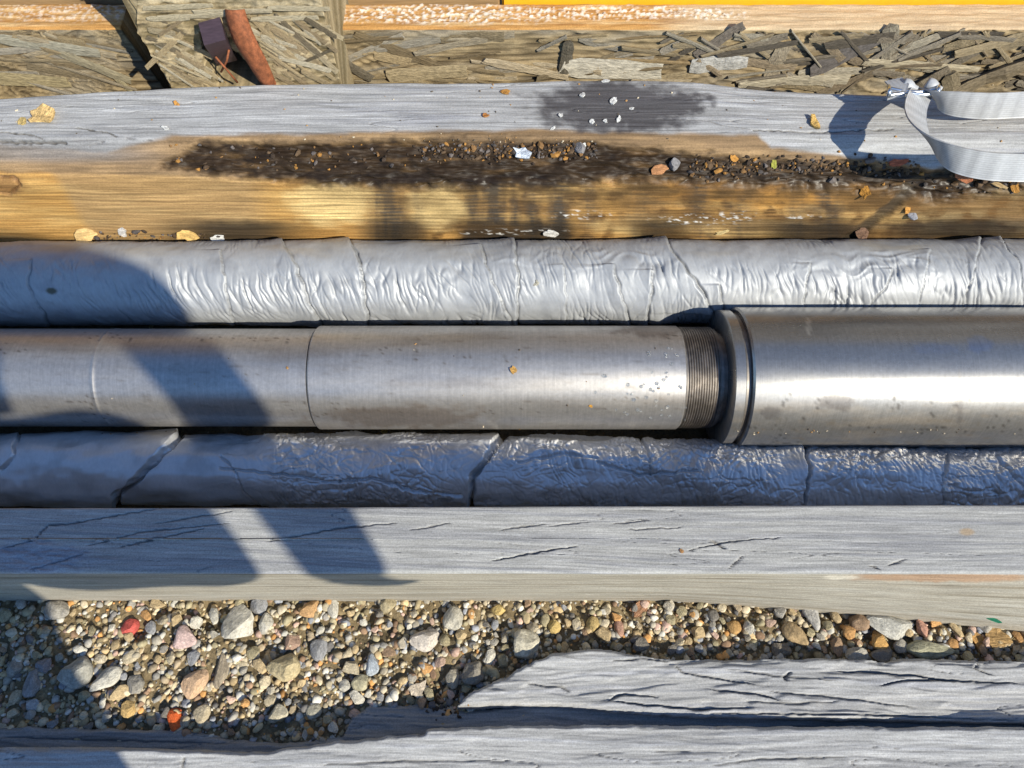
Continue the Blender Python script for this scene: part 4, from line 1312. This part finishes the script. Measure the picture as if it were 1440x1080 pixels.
# wood and brick pieces in the gravel
gb = lambda *a, **k: bit(*a, **k)
gb('brick_chip', 187, 880, 11, 11, (.52, .10, .08), 'bright red stone chip in the gravel beside a pink stone', 'brick chip', me=ST_S[5], lift=.5)
gb('brick_chip', 248, 1014, 12, 9, (.62, .12, .03), 'orange-red brick chip in the gravel by the rotten timber', 'brick chip', me=ST_S[7], lift=.5, ang=30)
gb('wood_chip', 222, 1008, 17, 5, (.52, .47, .42), 'pale bone-coloured stick touching the orange-red brick chip', 'stick', ang=3, th=.9)
gb('wood_chip', 899, 855, 24, 11, (.36, .19, .105), 'reddish brown wood piece in the gravel by the squared timber', 'wood chip', ang=3, tilt=.05)
gb('wood_chip', 1400, 898, 19, 15, (.46, .29, .12), 'orange split wood chip in the gravel beside another', 'wood chip', ang=-35)
gb('wood_chip', 1372, 902, 8, 19, (.44, .25, .09), 'narrow upright orange wood chip in the gravel', 'wood chip', ang=-30)
gb('wood_chip', 588, 970, 12, 15, (.58, .49, .38), 'pale torn wood chip at the splintered slab tip', 'wood chip', ang=8)
gb('plastic_scrap', 1395, 870, 12, 3, (.02, .17, .09), 'thin green plastic scrap under the squared timber edge', 'plastic scrap', ang=-4)


# crumbs lying in the rot (too small to count)
def crumbs():
    r = random.Random(77)
    bm = bmesh.new(); bmesh.ops.create_icosphere(bm, subdivisions=1, radius=1)
    v0 = np.array([v.co[:] for v in bm.verts]); f0 = np.array([[v.index for v in f.verts] for f in bm.faces]); bm.free()
    V, Fc, Cc = [], [], []
    spots = []
    for _ in range(300): spots.append((r.uniform(590, 840), r.gauss(211, 8)))
    for _ in range(320): spots.append((r.uniform(970, 1300), r.gauss(235, 8)))
    for _ in range(90): spots.append((r.gauss(720, 40), r.gauss(212, 6)))
    for _ in range(90): spots.append((r.uniform(240, 600), r.gauss(222, 10)))
    for _ in range(60): spots.append((r.uniform(135, 320), r.gauss(332, 4)))
    for _ in range(40): spots.append((r.uniform(1300, 1440), r.gauss(258, 8)))
    for _ in range(70): spots.append((r.gauss(625, 14), r.gauss(990, 10)))
    for _ in range(70): spots.append((r.uniform(0, 1440), r.uniform(115, 200)))
    for _ in range(60): spots.append((r.uniform(100, 1440), r.uniform(603, 612)))
    for _ in range(14): spots.append((r.uniform(20, 1000), r.uniform(470, 600)))
    pc = [(.07, .045, .028), (.10, .065, .038), (.04, .028, .02), (.05, .035, .025), (.20, .11, .045), (.13, .11, .10), (.30, .15, .04), (.07, .06, .055)]
    k = 0
    for a, b in spots:
        h = hit(a, b)
        if h is None: continue
        p, n, d = h
        small = b < 200 or 465 < b < 615
        s = (r.uniform(.0008, .0017) if small else r.lognormvariate(math.log(.0021), .42))
        sc = np.array([s * r.uniform(.8, 1.6), s * r.uniform(.6, 1.1), s * r.uniform(.5, 1)])
        m = np.array(Matrix.Rotation(r.uniform(0, 6), 3, 'Z') @ Matrix.Rotation(r.uniform(-.6, .6), 3, 'X'))
        v = (v0 * np.array([[1 + r.uniform(-.3, .3)] for _ in v0]) * sc) @ m.T + np.array(p + n * s * .35)
        V.append(v); Fc.append(f0 + k); k += len(v0)
        c = r.choice(pc)
        if small: c = r.choice([(.35, .2, .08), (.1, .08, .06), (.5, .42, .3)])
        Cc.append(np.tile(np.array([*c, 1.0]), (len(v0), 1)))
    me = bpy.data.meshes.new('debris')
    me.from_pydata(np.vstack(V).tolist(), [], np.vstack(Fc).tolist())
    at = me.color_attributes.new('Col', 'FLOAT_COLOR', 'POINT'); at.data.foreach_set('color', np.vstack(Cc).astype(np.float32).ravel())
    o = link('debris', me, M_DIRT)
    tag(o, 'dark crumbs of rotten wood and dirt scattered on timbers and pipes', 'debris', None, 'stuff')


crumbs()

# water drops on the steel tube
m_, nt_, b_ = newmat('water_drop')
b_.inputs['Base Color'].default_value = (.9, .93, .95, 1)
b_.inputs['Roughness'].default_value = .05
b_.inputs['Transmission Weight'].default_value = .9
b_.inputs['IOR'].default_value = 1.33
DROP = bpy.data.meshes.new('water_drop')
bm = bmesh.new(); bmesh.ops.create_icosphere(bm, subdivisions=2, radius=1)
for f in bm.faces: f.smooth = True
bm.to_mesh(DROP); bm.free(); DROP.materials.append(m_)
dv, df = [], []
v0 = np.array([v.co[:] for v in DROP.vertices]); f0 = np.array([list(p.vertices) for p in DROP.polygons])
for i in range(46):
    a, b = random.gauss(915, 34), random.uniform(488, 592)
    if a > 965: continue
    h = hit(a, b)
    if not h: continue
    p, n, d = h
    s = random.uniform(.0014, .0032)
    q = np.array(n.to_track_quat('Z', 'Y').to_matrix())
    df.append(f0 + len(dv) * len(v0))
    dv.append((v0 * [s * random.uniform(.8, 1.4), s, s * .45]) @ q.T + np.array(p))
me = bpy.data.meshes.new('water_drops'); me.from_pydata(np.vstack(dv).tolist(), [], np.vstack(df).tolist())
for p in me.polygons: p.use_smooth = True
dr = link('water_drops', me, m_, steel); dr['kind'] = 'stuff'

# ------------------------------------------------------------------ strap
strap = empty('strap', (.6, yb2 - .02, T2), 'white woven strap bent into a loop lying over the grey timber top', 'strap')


def at_depth(px, row, z):
    d = float(depth_at(row, z))
    return Vector(((px - 720) / FPX * d, float(y_at(row, z)), z))


# control: px, row of centre, height z, half-turn angle of the width vector from facing, width
ctrl = []
for px_, row_, z_, ang_, w_ in ((1302, 128, .310, 70, .032), (1316, 139, .316, 45, .034), (1345, 146, .318, 18, .036), (1390, 149, .318, 6, .036), (1440, 147, .318, 2, .036), (1520, 143, .318, 0, .036), (1640, 138, .318, 0, .036)):
    p = at_depth(px_, row_, z_); ctrl.append((*p, math.radians(ang_), w_))
pth = smooth_path(ctrl, 70)


def wvec(t, ang, w):
    # width lies in the plane across the path: 'up' leans back from the viewer
    up = Vector((0, .42, .90)).normalized()
    side = Vector(t).cross(up).normalized()
    return (up * math.cos(ang) + side * math.sin(ang)) * w


def strip(name, pth):
    pts = [Vector(p[:3]) for p in pth]
    wv = []
    for i in range(len(pts)):
        t = (pts[min(i + 1, len(pts) - 1)] - pts[max(i - 1, 0)]).normalized()
        wv.append(wvec(t, pth[i][3], pth[i][4]))
    return ribbon(name, pts, wv, .0013, M_STRAP, strap, 26, 1)


strip('upper_run', pth)
ctrl = []
for px_, row_, z_, ang_, w_ in ((1297, 128, .314, 60, .032), (1289, 146, .322, 62, .034), (1288, 165, .328, 64, .035), (1296, 185, .332, 58, .036), (1313, 206, .334, 40, .036), (1342, 223, .334, 18, .036), (1385, 233, .333, 6, .036), (1440, 236, .332, 0, .036), (1530, 236, .332, 0, .036), (1640, 233, .33, 0, .036)):
    p = at_depth(px_, row_, z_); ctrl.append((*p, math.radians(ang_), w_))
strip('lower_run', smooth_path(ctrl, 90))
# rolled strap ends and the wire buckle
for a_, b_ in (((1268, 118), (1288, 127)), ((1302, 117), (1322, 128))):
    A = at_depth(*a_, .318); B = at_depth(*b_, .314)
    pts = [A + (B - A) * (k / 9) for k in range(10)]
    tube('strap_roll', pts, [.006 + .004 * math.sin(math.pi * min(1, k / 9 + .2)) for k in range(10)], M_STRAPC, strap, 14)
bk = empty('wire_buckle', at_depth(1290, 128, .31), 'small bent zinc wire buckle clamping the white strap', 'buckle')
for pts in ([(1250, 124), (1270, 128), (1295, 129), (1318, 125)], [(1248, 134), (1275, 131), (1300, 133), (1320, 130)]):
    c_ = smooth_path([tuple(at_depth(a_, b_, .320)) for a_, b_ in pts], 16)
    tube('wire', [Vector(q) for q in c_], .0028, M_ZINC, bk, 10)
for a_, b_ in ((1250, 129), (1319, 127)):
    c_ = [at_depth(a_, b_ - 8, .318), at_depth(a_ + 1, b_, .326), at_depth(a_, b_ + 7, .318)]
    tube('wire', c_, .0028, M_ZINC, bk, 10)
A = at_depth(1256, 112, .318); B = at_depth(1260, 138, .318)
ribbon('tail', [A, A + (B - A) * .5 + Vector((.006, 0, .004)), B], [Vector((.022, 0, .006))] * 3, .0016, M_STRAP, bk, 8, 1)


# ------------------------------------------------------------------ cladding wall beyond the picture (seen in the steel's reflection)
wx = np.arange(-5, 5.01, .03)
wz = np.array([-.06, 1, 2, 3, 4.0])
WX, WZ = np.meshgrid(wx, wz, indexing='ij')
WY = 1.95 + .012 * np.sin(WX * 2 * np.pi / .18)
wall = empty('cladding_wall', (0, 1.95, 0), 'brown corrugated wall standing behind the yellow beam', 'wall')
grid('cladding', np.stack([WX, WY, WZ], -1), col((.2, .155, .12), WX.shape), M_WALL, wall, caps=False)
grid('backing', np.stack([WX, WY * 0 + 2.03, WZ], -1), col((.2, .155, .12), WX.shape), M_WALL, wall, caps=False)


# ------------------------------------------------------------------ unseen person, posed to cast the shadow across the pipes
def skin_body(name, verts, edges, radii, mats, root=0, sub=2):
    me = bpy.data.meshes.new(name)
    me.from_pydata(verts, edges, [])
    o = bpy.data.objects.new(name, me)
    COL.objects.link(o)
    sk = o.modifiers.new('skin', 'SKIN')
    sk.use_smooth_shade = True
    for i, r in enumerate(radii):
        me.skin_vertices[0].data[i].radius = (r, r) if not isinstance(r, tuple) else r
        me.skin_vertices[0].data[i].use_root = i == root
    ss = o.modifiers.new('sub', 'SUBSURF'); ss.levels = sub; ss.render_levels = sub
    dg = bpy.context.evaluated_depsgraph_get()
    m2 = bpy.data.meshes.new_from_object(o.evaluated_get(dg))
    bpy.data.objects.remove(o)
    for m in mats: m2.materials.append(m)
    return m2


M_SKIN = mat_surface('skin', .55, 0, .4, (60, 60, 60), .06, .05, .0005, color=(.42, .25, .17))
M_JACK = mat_surface('navy_jacket', .85, 0, .2, (90, 90, 90), .15, .2, .001, color=(.035, .045, .08))
M_JEAN = mat_surface('grey_trousers', .9, 0, .2, (90, 90, 90), .15, .2, .001, color=(.08, .08, .085))
M_BOOT = mat_surface('boot_leather', .6, 0, .4, (60, 60, 60), .15, .2, .001, color=(.06, .04, .025))
M_HAIR = mat_surface('hair', .7, 0, .3, (40, 40, 200), .3, .3, .001, color=(.05, .03, .02))


def person():
    Yp = -1.13
    V, Ed, Rd = [], [], []
    DX = -.062
    def add(p, r, link_=None):
        p = (p[0] + DX, p[1], p[2])
        V.append(p); Rd.append(r)
        if link_ is not None: Ed.append((link_, len(V) - 1))
        return len(V) - 1
    pel = add((.09, Yp - .04, .80), (.13, .115))
    wai = add((.17, Yp - .02, .95), (.135, .115), pel)
    che = add((.27, Yp + .01, 1.13), (.145, .12), wai)
    upc = add((.32, Yp + .02, 1.27), (.11, .10), che)
    nek = add((.32, Yp + .06, 1.39), .055, upc)
    hd0 = add((.31, Yp + .10, 1.455), (.062, .07), nek)
    hd1 = add((.30, Yp + .12, 1.535), (.074, .092), hd0)
    hd2 = add((.30, Yp + .12, 1.615), (.066, .082), hd1)
    add((.30, Yp + .22, 1.53), .016, hd1)
    HX, HY, HZ = .30 + DX, Yp + .12, 1.535
    for s in (-1, 1):
        cl = add((.32 + s * .13, Yp + .02, 1.315), .075, upc)
        if s > 0:
            sh = add((.56, Yp + .01, 1.325), .080, cl)
            el = add((.725, Yp, 1.315), .066, sh)
            fm_ = add((.718, Yp, 1.18), .050, el)
            f2_ = add((.712, Yp, 1.06), .055, fm_)
            wr = add((.695, Yp, .985), .042, f2_)
            c0 = Vector((.69, Yp, .955)); fd = Vector((0, .25, -.95)).normalized()
        else:
            sh = add((.14, Yp + .02, 1.28), .068, cl)
            el = add((.02, Yp - .02, 1.03), .054, sh)
            wr = add((.01, Yp + .08, .82), .034, el)
            c0 = Vector((.01, Yp + .10, .76)); fd = Vector((0, .15, -1)).normalized()
        pa = add(tuple(c0), (.038, .022), wr)
        for k, (dx, ln) in enumerate(((-.026, .062), (-.009, .074), (.009, .068), (.026, .052))):
            q0 = c0 + fd * .042 + Vector((dx, 0, 0))
            f0_ = add(tuple(q0), .0105, pa)
            q1 = q0 + fd * ln * .5 + Vector((0, .008, 0))
            f1_ = add(tuple(q1), .0095, f0_)
            add(tuple(q1 + fd * ln * .4 + Vector((0, .022, 0))), .008, f1_)
        th0 = add(tuple(c0 + Vector((-s * .036, .012, 0)) + fd * .008), .0115, pa)
        add(tuple(c0 + Vector((-s * .052, .022, 0)) + fd * .036), .0095, th0)
        hp = add((.08 + s * .08, Yp - .03, .71), .085, pel)
        kn = add((.04 + s * .10, Yp + .03, .42), .070, hp)
        an = add((.02 + s * .11, Yp - .02, .09), .052, kn)
        add((.02 + s * .125, Yp + .13, .035), .040, an)
    me = skin_body('person', V, Ed, Rd, [M_JACK, M_JEAN, M_SKIN, M_BOOT])
    mi = np.zeros(len(me.polygons), np.int32)
    for i, p in enumerate(me.polygons):
        c = p.center - Vector((DX, 0, 0))
        if c.z > 1.40: mi[i] = 2
        elif c.z < .14: mi[i] = 3
        elif c.z < .74 and not (c.x < .05 and c.y > Yp + .05 and c.z > .62): mi[i] = 1
        elif (c.x > .6 and c.z < .975) or (c.x < .05 and .62 < c.z < .81 and c.y > Yp + .05): mi[i] = 2
    me.polygons.foreach_set('material_index', mi)
    o = link('person', me)
    o.location = (0, 0, -.006)
    tag(o, 'person in navy jacket and grey trousers standing over the timbers', 'person')
    # hair and eyes
    bm = bmesh.new(); bmesh.ops.create_icosphere(bm, subdivisions=4, radius=1)
    for v in list(bm.verts):
        v.co = Vector((v.co.x * .083, v.co.y * .10, v.co.z * .09)) * (1 + .03 * math.sin(40 * v.co.x) * math.cos(31 * v.co.y))
    dl = [v for v in bm.verts if (v.co.y > .045 and v.co.z < .045) or v.co.z < -.045]
    bmesh.ops.delete(bm, geom=dl, context='VERTS')
    for f in bm.faces: f.smooth = True
    hm = bpy.data.meshes.new('hair'); bm.to_mesh(hm); bm.free()
    h = link('hair', hm, M_HAIR, None); h.parent = o; h.location = (HX, HY - .01, HZ + .05)
    for s in (-1, 1):
        bm = bmesh.new(); bmesh.ops.create_icosphere(bm, subdivisions=2, radius=.011)
        em = bpy.data.meshes.new('eye'); bm.to_mesh(em); bm.free()
        e = link('eye', em, M_HAIR); e.parent = o; e.location = (HX + s * .032, HY + .082, HZ + .025)
        bm = bmesh.new(); bmesh.ops.create_icosphere(bm, subdivisions=3, radius=1)
        for v in bm.verts: v.co = Vector((v.co.x * .011, v.co.y * .02, v.co.z * .032))
        em = bpy.data.meshes.new('ear'); bm.to_mesh(em); bm.free()
        e = link('ear', em, M_SKIN); e.parent = o; e.location = (HX + s * .083, HY - .005, HZ + .005)

    # bag shape added at the hip to cast the bulge in the shadow
    bg = empty('shadow_bag', (.415, Yp + .02, .88), 'unseen bag shape added at the hip to bulge the cast shadow', 'bag')
    bm = bmesh.new(); bmesh.ops.create_cube(bm, size=1)
    bmesh.ops.subdivide_edges(bm, edges=bm.edges[:], cuts=6, use_grid_fill=True)
    for v in bm.verts:
        p = v.co * 2
        q = Vector((p.x, p.y, p.z)) * (1 - .10 * (p.x * p.x * p.z * p.z + p.y * p.y))
        v.co = Vector((.415 + DX + q.x * .135 - q.z * .012, Yp + .02 + q.y * .045, .965 + q.z * .085 + .012 * math.sin(p.x * 3)))
    for f in bm.faces: f.smooth = True
    bmm = bpy.data.meshes.new('bag_body'); bm.to_mesh(bmm); bm.free()
    link('bag_body', bmm, M_JEAN, bg)
    sp = [(.33, Yp + .07, 1.03), (.31, Yp + .145, 1.13), (.30, Yp + .14, 1.26), (.27, Yp + .06, 1.375), (.29, Yp - .09, 1.26), (.31, Yp - .12, 1.12), (.33, Yp - .03, 1.03)]
    pth_ = smooth_path([(a_ + DX, b_, c_) for a_, b_, c_ in sp], 40)
    tube('shoulder_strap', [Vector(q) for q in pth_], .012, M_JEAN, bg, 8)


person()
